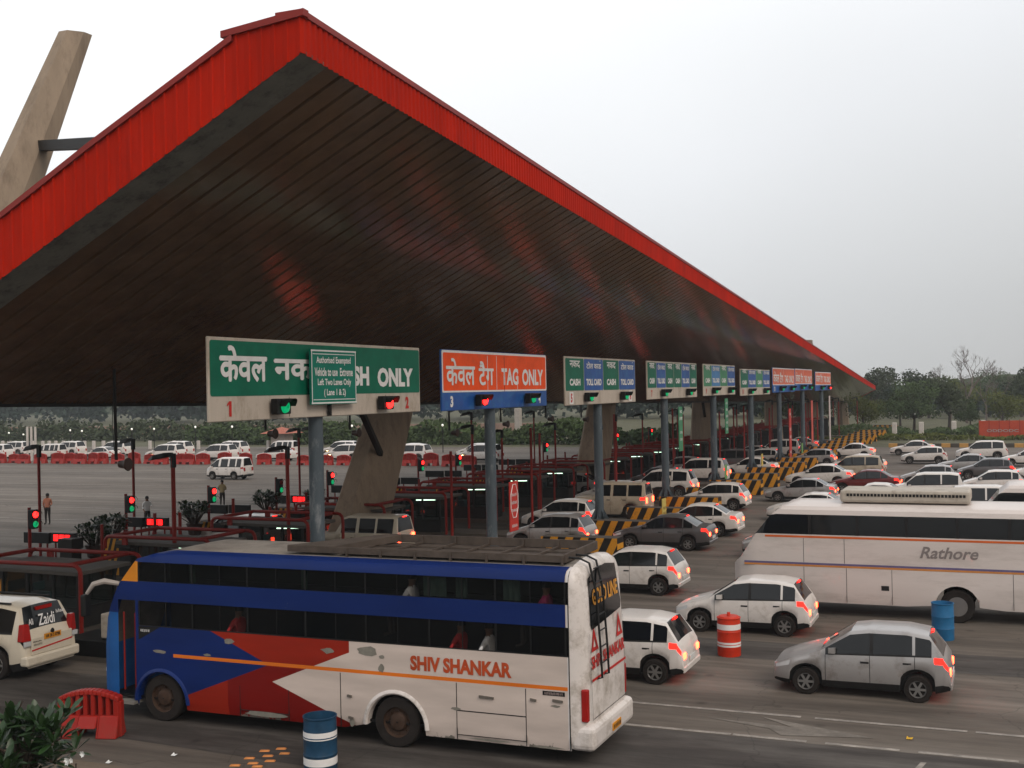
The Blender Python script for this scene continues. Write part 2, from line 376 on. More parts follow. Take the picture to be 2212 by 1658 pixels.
# near end fascia (vertical ribbed sheets)
top = [(-12.14, 14.20), (-13.70, 14.05), (-13.75, 13.99), (-17.24, 12.20), (-19.77, 10.90), (-25.2, 8.1)]
def tz(x):
    for (x1, z1), (x0, z0) in zip(top, top[1:]):
        if x0 <= x <= x1: return z0 + (z1 - z0) * (x - x0) / (x1 - x0)
    return top[-1][1]
mb = MB(); x = -12.14; pr = None; k = 0
xs = []
while x > -25.2:
    for dx, dy in ((0, 0), (-.02, -.035), (-.05, -.035), (-.07, 0), (-.145, 0), (-.15, -.006), (-.155, 0)): xs.append((x + dx, dy))
    x -= .29
for x, dy in xs:
    zt = tz(max(x, -25.2)); zb = A.z + (x + 12.16) * S - .08; i = len(mb.v); mb.v += [(x, 19.0 + dy, zb), (x, 19.0 + dy, zt)]
    if pr is not None: mb.face((pr, pr + 1, i + 1, i))
    pr = i
mb.build('end_fascia', red_sheet, roof)
mb = MB(); pr = None; k = 0; yy = 19.0
while yy < 207.2:
    for dy, dx in ((0, 0), (.05, .035), (.11, .035), (.16, 0)):
        e_ = eave(yy + dy); i = len(mb.v); mb.v += [(e_.x + dx, yy + dy, e_.z - .08), (e_.x + dx, yy + dy, e_.z + .62)]
        if pr is not None: mb.face((pr, i, i + 1, pr + 1))
        pr = i
    yy += .215
mb.build('front_fascia', red_sheet, roof)
mb = MB(); e0, e1 = eave(18.95), eave(207.25)
q0, q1 = e0 + Vector((.06, 0, .62)), e1 + Vector((.06, 0, .60))
mb.hexa([q0, q1, q1 + Vector((-.6, 0, 0)), q0 + Vector((-.6, 0, 0)), q0 + Vector((0, 0, .12)), q1 + Vector((0, 0, .05)), q1 + Vector((-.6, 0, .05)), q0 + Vector((-.6, 0, .12))])
t2 = [(-12.06, 14.27), (-13.95, 14.10)]
for (xa, za), (xb, zb) in (((-12.06, 14.27), (-13.95, 14.09)), ((-13.7, 14.00), (-17.24, 12.28)), ((-17.24, 12.28), (-25.2, 8.18))):
    mb.hexa([(xa, 18.93, za - .13), (xb, 18.93, zb - .13), (xb, 19.12, zb - .13), (xa, 19.12, za - .13), (xa, 18.93, za), (xb, 18.93, zb), (xb, 19.12, zb), (xa, 19.12, za)])
mb.build('edge_cap', red_trim, roof)
mb = MB(); e1, k1 = eave(207.2), keel(207.2)
mb.poly([e1 + Vector((0, .05, -.06)), k1 + Vector((0, .05, -.06)), k1 + Vector((0, .05, .9)), e1 + Vector((0, .05, .62))]); mb.build('far_fascia', red_sheet, roof)

# pylons
PY = [(21.95, .47, 18.0), (47.3, .55, 16.6), (78.0, .42, 15.6), (107.5, .0, 14.6), (142.6, -.3, 13.8), (173.0, -.42, 13.3), (206.0, -.62, 8.0)]
names_p = ['nearest leaning concrete pylon rising above the red canopy edge', 'leaning concrete pylon behind the pole of the lane 1 and 2 sign', 'leaning concrete pylon behind the lane 5 and 6 sign pole',
           'upright broad concrete pylon between lane 8 and lane 9 poles', 'concrete pylon behind the first faded orange sign', 'concrete pylon whose tip pokes over the far canopy edge', 'farthest slanting concrete pylon at the end of the canopy']
for (yc, lean, zt), lb in zip(PY, names_p):
    o = thing('concrete_pylon', (-26.2, yc - 5.8 * lean, 0), lb, 'pylon', 'concrete pylons carrying the canopy')
    mb = MB(); secs = []
    for z in (0, 1.5, 4, 6, 9, 12, zt - .3, zt):
        if z > zt: continue
        f_ = z / 18; hw = (1.42 - .95 * f_) * (.86 if yc < 30 else 1); hd = (.95 - .55 * f_) * (.9 if yc < 30 else 1)
        yy = yc + (z - 5.8) * lean; xx = -26.2 + .03 * z
        pts = [(-hd, -hw * .75), (-hd * .75, -hw), (hd * .15, -hw), (hd, -hw * .1), (hd, hw * .75), (hd * .7, hw), (-hd * .7, hw), (-hd, hw * .75)]
        secs.append([(xx + p[0], yy + p[1], z) for p in pts])
    for s_ in secs: mb.v += s_
    for i in range(len(secs) - 1):
        for k in range(8): mb.face((i * 8 + k, i * 8 + (k + 1) % 8, (i + 1) * 8 + (k + 1) % 8, (i + 1) * 8 + k))
    mb.face(range(7, -1, -1)); mb.face(range((len(secs) - 1) * 8, len(secs) * 8))
    mb.build('shaft', concrete, o)
    sg = 1 if lean >= 0 else -1
    if zt > 10:
        MB().beam((-25.6, yc - 1.0 * sg - .9 * lean, 4.3), (-24.9, yc - 4.6 * sg, keel(yc).z + .1), .22, .22).build('brace', dark, o)
    if yc < 30: MB().beam((-25.5, 26.05, 14.3), (-19.6, 22.7, 13.2), .28, .28).build('roof_strut', dark, o)

# ------------------------------------------------------------------ sign gantries over the lanes
SX = -17.35
def signal_hood(parent, y, z, red, s=1.0, lit=True):
    mb = MB(); mb.box(SX + .07, SX + .30, y - .30 * s, y + .30 * s, z - .20 * s, z + .20 * s).build('signal_box', black, parent, bevel=.02)
    mb = MB(); n = 12; rows_ = []
    for xx in (SX + .30, SX + .62):
        rows_.append([(xx if k < n else xx, y + .22 * s * math.cos(math.pi * k / n), z + .0 + .20 * s * math.sin(math.pi * k / n)) for k in range(n + 1)])
    rows_[1] = [(x_ - .14 * (1 - math.sin(math.pi * k / n)), y_, z_) for k, (x_, y_, z_) in enumerate(rows_[1])]
    mb.v += rows_[0] + rows_[1]
    for k in range(n): mb.face((k, k + 1, n + 2 + k, n + 1 + k))
    mb.build('hood', black, parent)
    mb = MB(); mb.lathe([(.0, .0), (.17 * s, .0), (.15 * s, .06), (.05, .10)], (SX + .30, y, z - .01), ax='x', n=16, cap=False).build('lens', (sig_r if red else sig_g), parent, smooth=True)
def sign(idx, y0, y1, py, zt, zb, label, kind, nums, reds):
    o = thing('gantry_sign', (-17.3, py, 0), label, 'road sign', 'signs over the toll lanes')
    mb = MB(); mb.lathe([(.205, .85), (.205, zb - .8), (.195, zb + .5)], (SX - .3, py, 0), n=20).build('pole', steelpole, o, smooth=True)
    mb = MB(); mb.lathe([(.52, .80), (.52, .86), (.23, .90)], (SX - .3, py, 0), n=12)
    for k in range(8):
        t = math.pi * k / 4; mb.poly([(SX - .3 + .2 * math.cos(t), py + .2 * math.sin(t), .9), (SX - .3 + .5 * math.cos(t), py + .5 * math.sin(t), .88), (SX - .3 + .2 * math.cos(t), py + .2 * math.sin(t), 1.4)])
    mb.build('base_plate', steelpole, o)
    MB().box(SX - .08, SX, y0, y1, zb, zt).build('panel', white_m if kind != 'T' else (blue_m), o, bevel=.02)
    MB().box(SX - .14, SX - .09, y0 + .3, y1 - .3, zb + .4, zb + .55).build('back_rail', dark, o)
    h = zt - zb; sp = zb + h * .30; W_ = y1 - y0
    f_ = SX + .006
    def face(a, b, m, z0=None, z1=None, nm='face_panel'):
        r_ = .07; z0 = sp if z0 is None else z0; z1 = zt - .08 if z1 is None else z1
        pts = []
        for cx_, cz_, a0 in ((b - r_, z1 - r_, 0), (a + r_, z1 - r_, 90), (a + r_, z0 + r_, 180), (b - r_, z0 + r_, 270)):
            for t in (0, 30, 60, 90): pts.append((f_, cx_ + r_ * math.cos(R(a0 + t)), cz_ + r_ * math.sin(R(a0 + t))))
        MB().poly(pts).build(nm, m, o)
    ft = f_ + .006
    if kind == 'G1':
        face(y0 + .05, y1 - .05, green_m)
        text('केवल', 'X', 23.28, 25.2, 7.36, 8.20, ft, letter_w, o, .034); text('नकद', 'X', 25.56, 28.0, 7.36, 7.91, ft, letter_w, o, .034)
        text('CA', 'X', 27.9, 29.2, 7.24, 7.80, ft, letter_w, o, .05); text('SH', 'X', 29.5, 30.42, 7.22, 7.79, ft, letter_w, o, .05); text('ONLY', 'X', 30.92, 33.2, 7.18, 7.76, ft, letter_w, o, .05)
        for u in (26.2, 31.4): MB().box(f_, f_ + .004, u, u + .02, zb + .05, sp - .05).build('panel_seam', concrete_k, o)
    elif kind == 'T':
        face(y0 + .02, y1 - .02, letter_w, sp, zt - .02, 'white_border')
        om = orange_m if idx < 3 else porange_m
        f_ += .004; face(y0 + .10, y1 - .10, om, sp + .06, zt - .10)
        ft = f_ + .006; a = y0; k_ = W_ / 9.6
        text('केवल', 'X', a + .32 * k_, a + 2.6 * k_, 7.22, 8.12, ft, letter_w, o, .022); text('टैग', 'X', a + 2.95 * k_, a + 4.22 * k_, 7.22, 8.05, ft, letter_w, o, .022)
        text('TAG', 'X', a + 4.98 * k_, a + 6.6 * k_, 7.2, 7.84, ft, letter_w, o, .035); text('ONLY', 'X', a + 6.98 * k_, a + 9.2 * k_, 7.18, 7.82, ft, letter_w, o, .035)
        for u, zz in ((.385, .9), (.47, .9), (.545, .9), (.675, .5)): MB().box(ft, ft + .004, a + u * W_, a + u * W_ + .03, sp, sp + zz * (zt - sp)).build('panel_seam', red_trim if u > .5 and u < .6 else letter_w, o)
    else:
        cols = {'G': green_m, 'B': blue_m, 'g': pgreen_m, 'b': pblue_m}
        seq = kind[1:]; wd = [1.0 if q in 'Gg' else 1.12 for q in seq]; tot = sum(wd); a = y0 + .04
        for q, wq in zip(seq, wd):
            b = a + wq / tot * (W_ - .08)
            face(a + .03, b - .03, cols[q]); mid = (a + b) / 2; hw = (b - a) * .36
            if q in 'Gg':
                text('नकद', 'X', mid - hw * .75, mid + hw * .75, sp + 1.0, sp + 1.30, ft, letter_w, o, .03); text('CASH', 'X', mid - hw * .8, mid + hw * .8, sp + .22, sp + .52, ft, letter_w, o, .05)
            else:
                text('टोल काड', 'X', mid - hw * 1.05, mid + hw * 1.05, sp + .98, sp + 1.28, ft, letter_w, o, .03, reph=[(mid + hw * .92, sp + 1.31, .07)]); text('TOLL CARD', 'X', mid - hw * 1.1, mid + hw * 1.1, sp + .22, sp + .52, ft, letter_w, o, .05)
            a = b
    lt = letter_w if kind == 'T' else letter_r
    nz0, nz1 = zb + .12, sp - .12
    ya, yb = y0 + W_ * .075, y1 - W_ * .085
    if kind[0] == 'P' and nums[0] == '5':
        for q in (ya, yb): MB().box(SX, SX + .008, q - .24, q + .24, nz0 - .06, nz1 + .06).build('number_plate', letter_w, o)
    for q, t in ((ya, nums[0]), (yb, nums[1])):
        if t: text(t, 'X', q - (.05 if t == '1' else .11 * len(t)), q + (.05 if t == '1' else .11 * len(t)), nz0, nz1, SX + .012, lt, o, .05)
        if t == '1': MB().poly([(SX + .014, q - .05, nz1), (SX + .014, q - .05, nz1 - .07), (SX + .014, q - .13, nz1 - .13), (SX + .014, q - .13, nz1 - .07)]).build('lettering', lt, o)
    signal_hood(o, y0 + W_ * (.25 if kind != 'T' else .29), zb + h * .16, reds[0]); signal_hood(o, y0 + W_ * (.76 if kind != 'T' else .77), zb + h * .16, reds[1])
    return o
s1 = sign(0, 22.85, 33.70, 27.95, 8.42, 6.38, 'big green lane 1 and 2 sign reading CASH ONLY on a grey pole', 'G1', ('1', '2'), (False, True))
mb = MB(); mb.box(-17.2, -17.14, 26.97, 29.33, 6.72, 8.22)
nb = tag(mb.build('notice_board', green2_m), 'small teal notice board about exempted vehicles over the big green sign', 'notice board')
for a_, b_, c_, d_ in ((26.97, 29.33, 8.16, 8.2), (26.97, 29.33, 6.74, 6.78), (26.99, 27.02, 6.78, 8.16), (29.28, 29.31, 6.78, 8.16), (27.06, 29.24, 8.08, 8.10), (27.06, 29.24, 6.84, 6.86)): MB().box(-17.138, -17.132, a_, b_, c_, d_).build('border', letter_w, nb)
for t, a_, b_, z_ in (('Authorised Exempted', 27.28, 28.98, 7.82), ('Vehicle to use  Extreme', 27.18, 29.08, 7.52), ('Left Two Lanes Only', 27.33, 28.98, 7.22), ('( Lane 1 & 2)', 27.65, 28.68, 6.94)):
    text(t, 'X', a_ - .05, b_ + .05, z_ - .03, z_ + .20, -17.134, letter_w, nb, .022)
MB().box(-17.30, -17.2, 28.0, 28.08, 6.4, 8.2).build('bracket', dark, nb)
sign(1, 35.28, 44.95, 39.85, 8.42, 6.35, 'orange lane 3 and 4 sign reading TAG ONLY with blue base strip', 'T', ('3', '4'), (True, False))
sign(3, 47.15, 57.45, 52.3, 8.42, 6.30, 'lane 5 and 6 sign of green and blue cash and toll card panels', 'PGBGB', ('5', '6'), (False, False))
sign(4, 59.6, 70.3, 63.9, 8.42, 6.38, 'lane 7 and 8 sign with six green and blue panels', 'PGBGGBG', ('7', '8'), (False, False))
sign(5, 72.0, 81.2, 75.8, 8.42, 6.42, 'pale green and blue panel sign numbered 9 beside the six panel sign', 'PgbgB', ('9', ''), (False, False))
sign(6, 83.0, 94.2, 87.9, 8.22, 6.30, 'green and blue panel sign numbered 11 left of the orange signs', 'PGBgB', ('11', ''), (False, False))
sign(7, 95.4, 106.0, 99.8, 8.44, 6.40, 'first of the three far faded orange TAG ONLY signs', 'T', ('13', ''), (False, False))
sign(8, 106.3, 116.2, 112.0, 8.46, 6.48, 'middle of the three far faded orange TAG ONLY signs', 'T', ('', ''), (False, False))
sign(9, 118.3, 129.3, 124.2, 8.26, 6.38, 'farthest and smallest faded orange TAG ONLY sign', 'T', ('', ''), (False, True))
# narrow boards fixed to the poles
def board(name, x, y, z0, z1, wd, m, label, lines, lm, cat='board', oct_=False):
    o = tag(MB().box(x, x + .05, y - wd / 2, y + wd / 2, z0, z1).build(name, m, bevel=.01), label, cat)
    n = len(lines); h = (z1 - z0) / (n + .4)
    for i, t in enumerate(lines):
        zc = z1 - h * (i + .7); ww = min(wd * .42, .11 * len(t)); (scribble('X', y - wd * .33, y + wd * .33, zc - h * .2, zc + h * .2, x + .058, lm, o, i + 3) if t == '~' else text(t, 'X', y - ww, y + ww, zc - h * .22, zc + h * .22, x + .058, lm, o, .03))
    if oct_:
        pts = [(math.cos(R(22.5 + 45 * k)) * wd * .46, math.sin(R(22.5 + 45 * k)) * (z1 - z0) * .36) for k in range(8)]; zc = (z0 + z1) / 2 + .2
        mb = MB(); mb.tube([(x + .06, y + p[0], zc + p[1]) for p in pts + pts[:1]], .018, 4, False); mb.build('octagon_outline', lm, o)
    MB().box(x - .12, x, y - .03, y + .03, (z0 + z1) / 2 - .2, (z0 + z1) / 2 + .2).build('clamp', dark, o)
    return o
board('warning_board', -17.1, 40.6, 1.75, 3.6, .8, mat('red_board', (.48, .03, .02), .5, var=.1), 'red board with white octagon on the orange sign pole', ['', '~', '~', '~', '', '~'], letter_w, oct_=True)
board('entry_board', -17.0, 64.8, 3.4, 5.9, .8, pgreen_m, 'green NO ENTRY board on the lane 7 and 8 sign pole', ['NO', 'ENTRY', '', '~', '~', ''], letter_w)
board('entry_board', -17.0, 76.6, 3.9, 6.2, .8, pgreen_m, 'green vertical board on the lane 9 sign pole', ['~', '~', '~', '~', '~'], letter_w)
board('banner', -17.0, 101.0, .9, 5.0, 1.0, mat('red_banner', (.46, .04, .03), .6, var=.3, scale=1), 'tall red banner on the first far orange sign pole', ['~', '', '~', '~', '', '~'], letter_w)
board('banner', -17.0, 113.2, 1.5, 5.5, 1.0, mat('red_banner2', (.50, .08, .06), .6, var=.4, scale=1), 'ragged red banner on the middle far orange sign pole', ['', ''], letter_w)
board('banner', -17.0, 125.2, 1.2, 5.8, .9, mat('pale_banner', (.5, .42, .4), .6, var=.3, scale=.6), 'pale narrow banner on the farthest orange sign pole', ['', ''], letter_w)

# ------------------------------------------------------------------ toll islands
ORD = ['first', 'second', 'third', 'fourth', 'fifth', 'sixth', 'seventh', 'eighth', 'ninth', 'tenth', 'eleventh', 'twelfth', 'thirteenth', 'fourteenth', 'fifteenth', 'sixteenth', 'seventeenth', 'eighteenth', 'nineteenth', 'twentieth', 'twenty first', 'twenty second', 'twenty third', 'twenty fourth', 'twenty fifth', 'twenty sixth', 'twenty seventh', 'twenty eighth', 'twenty ninth', 'thirtieth']
NB = 26
def IY(k): return 27.8 + 6.0 * k
# kerbed island
def island_mb():
    mb = MB(); hw = .95
    pts = [(-38.5, -hw), (-19.0, -hw), (-18.2, -.6), (-18.2, .6), (-19.0, hw), (-38.5, hw), (-39.2, .5), (-39.2, -.5)]
    a = len(mb.v); mb.v += [(p[0], p[1], 0) for p in pts] + [(p[0], p[1], .22) for p in pts]
    for k in range(8): mb.face((k, (k + 1) % 8, 8 + (k + 1) % 8, 8 + k))
    mb.face(range(8, 16)); return mb
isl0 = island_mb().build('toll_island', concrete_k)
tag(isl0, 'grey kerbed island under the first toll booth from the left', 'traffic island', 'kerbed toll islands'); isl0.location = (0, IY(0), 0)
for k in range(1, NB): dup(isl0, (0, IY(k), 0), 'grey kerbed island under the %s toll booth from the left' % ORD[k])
# striped crash block at the upstream nose
def nose(x0, x1, z1, hw, name='crash_barrier', mats=None):
    mb = MB()
    # diagonal stripes cut into the side sheets
    def stripes(y, sgn):
        L_ = x1 - x0; n = 5; sl = .45
        for i in range(-1, n + 1):
            for j, mi in ((0, 0), (1, 1)):
                a = x0 + (i + j * .5) * L_ / n; b = a + .5 * L_ / n
                p = [[a, 0.02], [b, 0.02], [b + sl, z1], [a + sl, z1]]
                # clip to the block
                q = []
                for (px_, pz_), (qx, qz) in zip(p, p[1:] + p[:1]):
                    for lim, s_ in ((None, 0),): pass
                    q.append((px_, pz_))
                q = clipx(q, x0, x1)
                if len(q) > 2:
                    mb.mat(mi); mb.poly([(u, y, v) for u, v in q])
    stripes(-hw, 1); stripes(hw, -1)
    mb.mat(2); mb.poly([(x0, -hw, z1), (x1, -hw, z1), (x1, hw, z1), (x0, hw, z1)]); 
    mb.mat(1); mb.poly([(x0, -hw, .02), (x0, hw, .02), (x0, hw, z1), (x0, -hw, z1)])
    for i in range(4):
        mb.mat(i % 2); za, zb = .02 + (z1 - .02) * i / 4, .02 + (z1 - .02) * (i + 1) / 4
        mb.poly([(x1, -hw, za), (x1, hw, za), (x1, hw, zb), (x1, -hw, zb)])
    return mb.build(name, [yellow, blackp, concrete_k])
def clipx(p, x0, x1):
    for lim, sg in ((x0, 1), (x1, -1)):
        out = []
        for i in range(len(p)):
            a, b = p[i], p[(i + 1) % len(p)]; ia, ib = (a[0] - lim) * sg >= 0, (b[0] - lim) * sg >= 0
            if ia: out.append(a)
            if ia != ib:
                t = (lim - a[0]) / (b[0] - a[0]); out.append((lim, a[1] + t * (b[1] - a[1])))
        p = out
        if not p: return []
    return p
n0 = nose(-17.9, -14.6, .95, .42); n0.location = (0, IY(0), 0)
tag(n0, 'yellow and black striped crash block before the first toll booth', 'crash barrier', 'striped crash blocks at the island noses')
for k in range(1, NB): dup(n0, (0, IY(k), 0), 'yellow and black striped crash block before the %s toll booth' % ORD[k])
n1 = nose(-33.4, -32.0, 1.45, .38, 'striped_block'); n1.location = (0, IY(0) + 3.4, 0)
tag(n1, 'tall yellow and black striped block behind the first toll booth', 'striped block', 'striped blocks behind the booths')
for k in range(1, 9): dup(n1, (0, IY(k) + 3.4, 0), 'tall yellow and black striped block behind the %s toll booth' % ORD[k])
# booth
def make_booth():
    y = IY(0)
    o = thing('toll_booth', (-26.5, y, 0), 'dark glass toll booth with red guard pipes, first from the left', 'toll booth', 'toll booths under the canopy')
    MB().box(-28.3, -25.3, y - .8, y + .8, .22, .80).build('base_wall', booth_dark, o, bevel=.02)
    mb = MB()
    for xx in (-28.3, -27.3, -26.3, -25.38):
        for yy in (y - .8, y + .72): mb.box(xx, xx + .08, yy, yy + .08, .80, 1.86)
    for zz in (.80, 1.80):
        for yy in (y - .8, y + .72): mb.box(-28.30, -25.30, yy + .005, yy + .075, zz, zz + .05)
        for xx in (-28.3, -25.38): mb.box(xx + .005, xx + .075, y - .8, y + .8, zz + .004, zz + .046)
    mb.build('frame', booth_dark, o)
    mb = MB(); g = booth_glass
    for yy in (y - .77, y + .77): mb.poly([(-28.25, yy, .82), (-25.35, yy, .82), (-25.35, yy, 1.84), (-28.25, yy, 1.84)])
    for xx in (-28.27, -25.33): mb.poly([(xx, y - .76, .82), (xx, y + .76, .82), (xx, y + .76, 1.84), (xx, y - .76, 1.84)])
    mb.build('glazing', g, o)
    MB().hexa([(-28.9, y - 1.15, 1.88), (-25.0, y - 1.15, 1.84), (-25.0, y + 1.15, 1.84), (-28.9, y + 1.15, 1.88), (-28.9, y - 1.15, 1.99), (-25.0, y - 1.15, 1.95), (-25.0, y + 1.15, 1.95), (-28.9, y + 1.15, 1.99)]).build('roof', grey_roof, o, bevel=.015)
    # guard rail: two hoops joined by cross bars
    mb = MB(); r_ = .065
    for yy in (y - 1.28, y + 1.28):
        pts = [(-24.75, yy, .2), (-24.75, yy, 1.85)] + [(-25.0 + .25 * math.cos(R(a)), yy, 1.93 + .25 * math.sin(R(a))) for a in (0, 30, 60, 90)] + [(-29.0 + .22 * math.cos(R(a)), yy, 1.96 + .22 * math.sin(R(a))) for a in (90, 120, 150, 180)] + [(-29.22, yy, 1.75)]
        mb.tube(pts, r_, 8)
    for xx in (-29.0, -25.2): mb.tube([(xx, y - 1.28, 2.18), (xx, y + 1.28, 2.18)], r_, 8)
    for yy in (y - 1.28, y + 1.28): mb.box(-28.45, -28.25, yy - .04, yy + .04, 1.9, 2.16)
    mb.build('guard_rail', red_pipe, o, smooth=True)
    MB().tube([(-26.9, y - .2, 1.70), (-26.0, y + .1, 1.70)], .022, 6).build('tube_light', tube_m, o)
    mb = MB(); mb.box(-27.6, -27.0, y - .5, y - .1, .8, 1.15); mb.box(-27.4, -27.36, y - .45, y, 1.2, 1.45); mb.build('counter', mat('screen_blue', (.10, .16, .20), .4), o)
    return o
booth_glass = mat('booth_glass', (.004, .008, .007), .10, var=.1, spec=.3, alpha=.68)
b0 = make_booth()
for k in range(1, NB): dup(b0, (-26.5, IY(k), 0), 'dark glass toll booth with red guard pipes, %s from the left' % ORD[k])
# air conditioner
def make_ac(loc, label):
    o = thing('air_conditioner', loc, label, 'air conditioner', 'air conditioner units on the islands'); x, y, z = loc
    MB().box(x - .15, x + .17, y - .42, y + .42, z, z + .06).build('stand', black, o)
    MB().box(x - .16, x + .18, y - .45, y + .45, z + .06, z + .72).build('casing', ac_white, o, bevel=.03, seg=2)
    mb = MB(); mb.lathe([(.27, .0), (.27, .02), (.24, .025), (.24, .004)], (x + .18, y - .08, z + .39), ax='x', n=24)
    mb.build('fan_grille', black, o)
    mb = MB()
    for r_ in (.08, .13, .18, .23): mb.tube([(x + .212, y - .08 + r_ * math.cos(t * math.pi / 12), z + .39 + r_ * math.sin(t * math.pi / 12)) for t in range(25)], .005, 4, False)
    mb.lathe([(.05, .0), (.04, .02)], (x + .2, y - .08, z + .39), ax='x', n=12); mb.build('fan_guard', trim_m, o)
    return o
ac0 = make_ac((-22.6, 25.55, .45), 'white air conditioner unit between the white jeep and the blue bus')
dup(ac0, (-19.2, IY(7) - 0.2, .9), 'beige air conditioner unit behind the six panel sign poles')
MB_ = MB().box(-24.0, -22.1, 25.0, 26.4, .0, .45); tag(MB_.build('plinth', black, bevel=.02), 'low black plinth under the air conditioner beside the bus', 'plinth')
tag(MB().box(-20.0, -18.9, IY(7) - .8, IY(7) + .5, .22, .9).build('plinth', black, bevel=.02), 'dark plinth carrying the far beige air conditioner', 'plinth')
# lamp posts
def make_lamp(loc, h, label, flip=1, big=False):
    x, y, z = loc
    o = thing('lamp_post', loc, label, 'lamp post', 'red lamp posts on the islands')
    MB().tube([(x, y, z), (x - .02, y, z + h * .97)], .075 if big else .062, 8).build('post', red_pipe, o, smooth=True)
    MB().box(x - .07, x + .07, y - .07, y + .07, z + h * .9, z + h).build('bracket', black, o)
    L_ = 1.0 if big else .78; mb = MB(); secs = []
    for t, w_, a_ in ((0, .10, .10), (.25, .2, .14), (.7, .24, .13), (1.0, .06, .03)):
        px = x - (.05 + L_ * t * flip); pz = z + h * .985 - .16 * t
        secs.append([(px, y - w_, pz - .02), (px, y - w_ * .6, pz + a_), (px, y + w_ * .6, pz + a_), (px, y + w_, pz - .02)])
    for s_ in secs: mb.v += s_
    for i in range(3):
        for k in range(4): mb.face((i * 4 + k, i * 4 + (k + 1) % 4, i * 4 + 4 + (k + 1) % 4, i * 4 + 4 + k))
    mb.face((3, 2, 1, 0)); mb.face((12, 13, 14, 15)); mb.build('lamp_head', dark, o)
    return o
make_lamp((-37.4, 37.8, 0), 5.1, 'tall red lamp post at the far left behind the nearest booth')
make_lamp((-37.6, 43.8, 0), 5.1, 'red lamp post beside the person in the white shirt')
make_lamp((-26.6, 33.0, .2), 4.85, 'red lamp post with broad grey head rising beside the second booth', big=True)
make_lamp((-25.8, 38.8, .2), 4.8, 'red lamp post between the white far van and the lane 1 and 2 pole', big=True)
make_lamp((-26.2, 46.5, .2), 4.8, 'red lamp post in front of the second concrete pylon', big=True)
lp = make_lamp((-36.0, 55.3, .0), 5.15, 'dark red lamp post left of the lane 1 and 2 pole')
dup(lp, (-36.5, 57.5, 0), 'dark red lamp post touching the left side of the lane 1 and 2 pole')
lf = make_lamp((-26.4, IY(5) - .5, .2), 5.0, 'red lamp post just right of the second concrete pylon')
pts_l = [(-26.2, IY(5) + 3, 4.6), (-33, 71.5, 5.4), (-26.4, IY(7), 4.7), (-33.5, 84, 5.2), (-26.2, IY(9), 4.9), (-26.0, IY(10), 4.8), (-33, 96, 5.2), (-26.4, IY(12), 4.9), (-22.5, IY(13), 5.2), (-26.1, IY(14), 5.0), (-24, IY(15), 4.9), (-22.6, IY(16), 5.3), (-26, IY(17), 4.8), (-22.5, IY(18), 5.0), (-24, IY(19), 5.1), (-21.5, IY(20), 4.8), (-23.5, IY(21), 5), (-20.5, IY(22), 5), (-22, IY(23), 5), (-19.5, IY(24), 4.9)]
for i, (a_, b_, h_) in enumerate(pts_l): dup(lf, (a_, b_, .2), 'red lamp post in the row behind the signs, %s towards the far end' % ORD[i], scale=(1, 1, h_ / 5.0))
# flood lamps hung from the soffit
def hang(x, y, ln, label):
    e_ = eave(y); z = e_.z - (e_.x - x) * S
    o = thing('hanging_lamp', (x, y, z), label, 'hanging lamp', 'lamps hung from the canopy')
    MB().tube([(x, y, z + .05), (x + .02, y, z - ln)], .045, 6).build('rod', dark, o)
    MB().tube([(x - .06, y, z - ln * .3), (x - .10, y, z - ln * .6), (x - .05, y, z - ln * .9)], .012, 4).build('cable', black, o)
    mb = MB(); mb.lathe([(.03, 0), (.10, .05), (.12, .22), (.19, .34), (.17, .36)], (x + .10, y, z - ln - .12), ax='x', n=14); mb.build('lamp_shade', mat('lamp_brown', (.06, .035, .028), .5), o, smooth=True)
    return o
hang(-23.2, 26.3, 2.55, 'long lamp rod hanging from the canopy at the far left'); hang(-24.6, 35.6, 1.2, 'lamp hanging at the left edge of the big green sign')
for x_, y_, l_, lb in ((-24.6, 41.5, 1.3, 'lamp hanging just left of the lane 1 and 2 pole'), (-24.4, 50.3, 1.6, 'lamp hanging between the big green sign and the orange sign'), (-24.8, 57.4, 1.1, 'lamp hanging at the left end of the orange sign base'), (-24.4, 63.0, 1.1, 'lamp hanging at the right end of the orange sign base'), (-24.2, 68.5, 1.3, 'bare lamp rod between the orange sign and the lane 5 sign'), (-24.8, 88, 1.0, 'lamp hanging right of the lane 5 and 6 pole')): hang(x_, y_, l_, lb)
# LED boards, signals, potted shrubs and posts behind the booths
def make_led(loc, red, label):
    x, y, z = loc
    o = thing('display_board', loc, label, 'display board', 'display boards behind the booths')
    MB().box(x - 1.0, x + .25, y - .08, y + .08, 1.62, 2.02).build('casing', black, o, bevel=.02)
    MB().box(x + .35, x + 1.5, y - .08, y + .08, 1.66, 2.04).build('second_casing', black, o, bevel=.02)
    mb = MB()
    for xx in (x - .8, x + .1, x + .5, x + 1.3): mb.tube([(xx, y, z), (xx, y, 1.66)], .035, 6)
    mb.build('legs_frame', red_pipe, o)
    if red:
        for q in range(3): MB().box(x + .50 + q * .27, x + .72 + q * .27, y - .105, y - .085, 1.74, 1.97).build('lit_digit', led_m, o)
    return o
led0 = make_led((-33.3, 33.9, 0), True, 'display board with red digits behind the nearest booth at left')
dup(led0, (-33.4, 39.2, 0), 'display board with red digits beside the white shirted person'); dup(led0, (-33.0, 49.4, 0), 'display board with red digits left of the lane 1 and 2 pole')
led1 = make_led((-33.2, 44.6, 0), False, 'dark display board below the person in khaki')
for i, y_ in enumerate((55.5, 61.0, 66.8, 72.5, 78.5)): dup(led1, (-33.1, y_, 0), 'dark display board behind the %s toll booth' % ORD[4 + i])
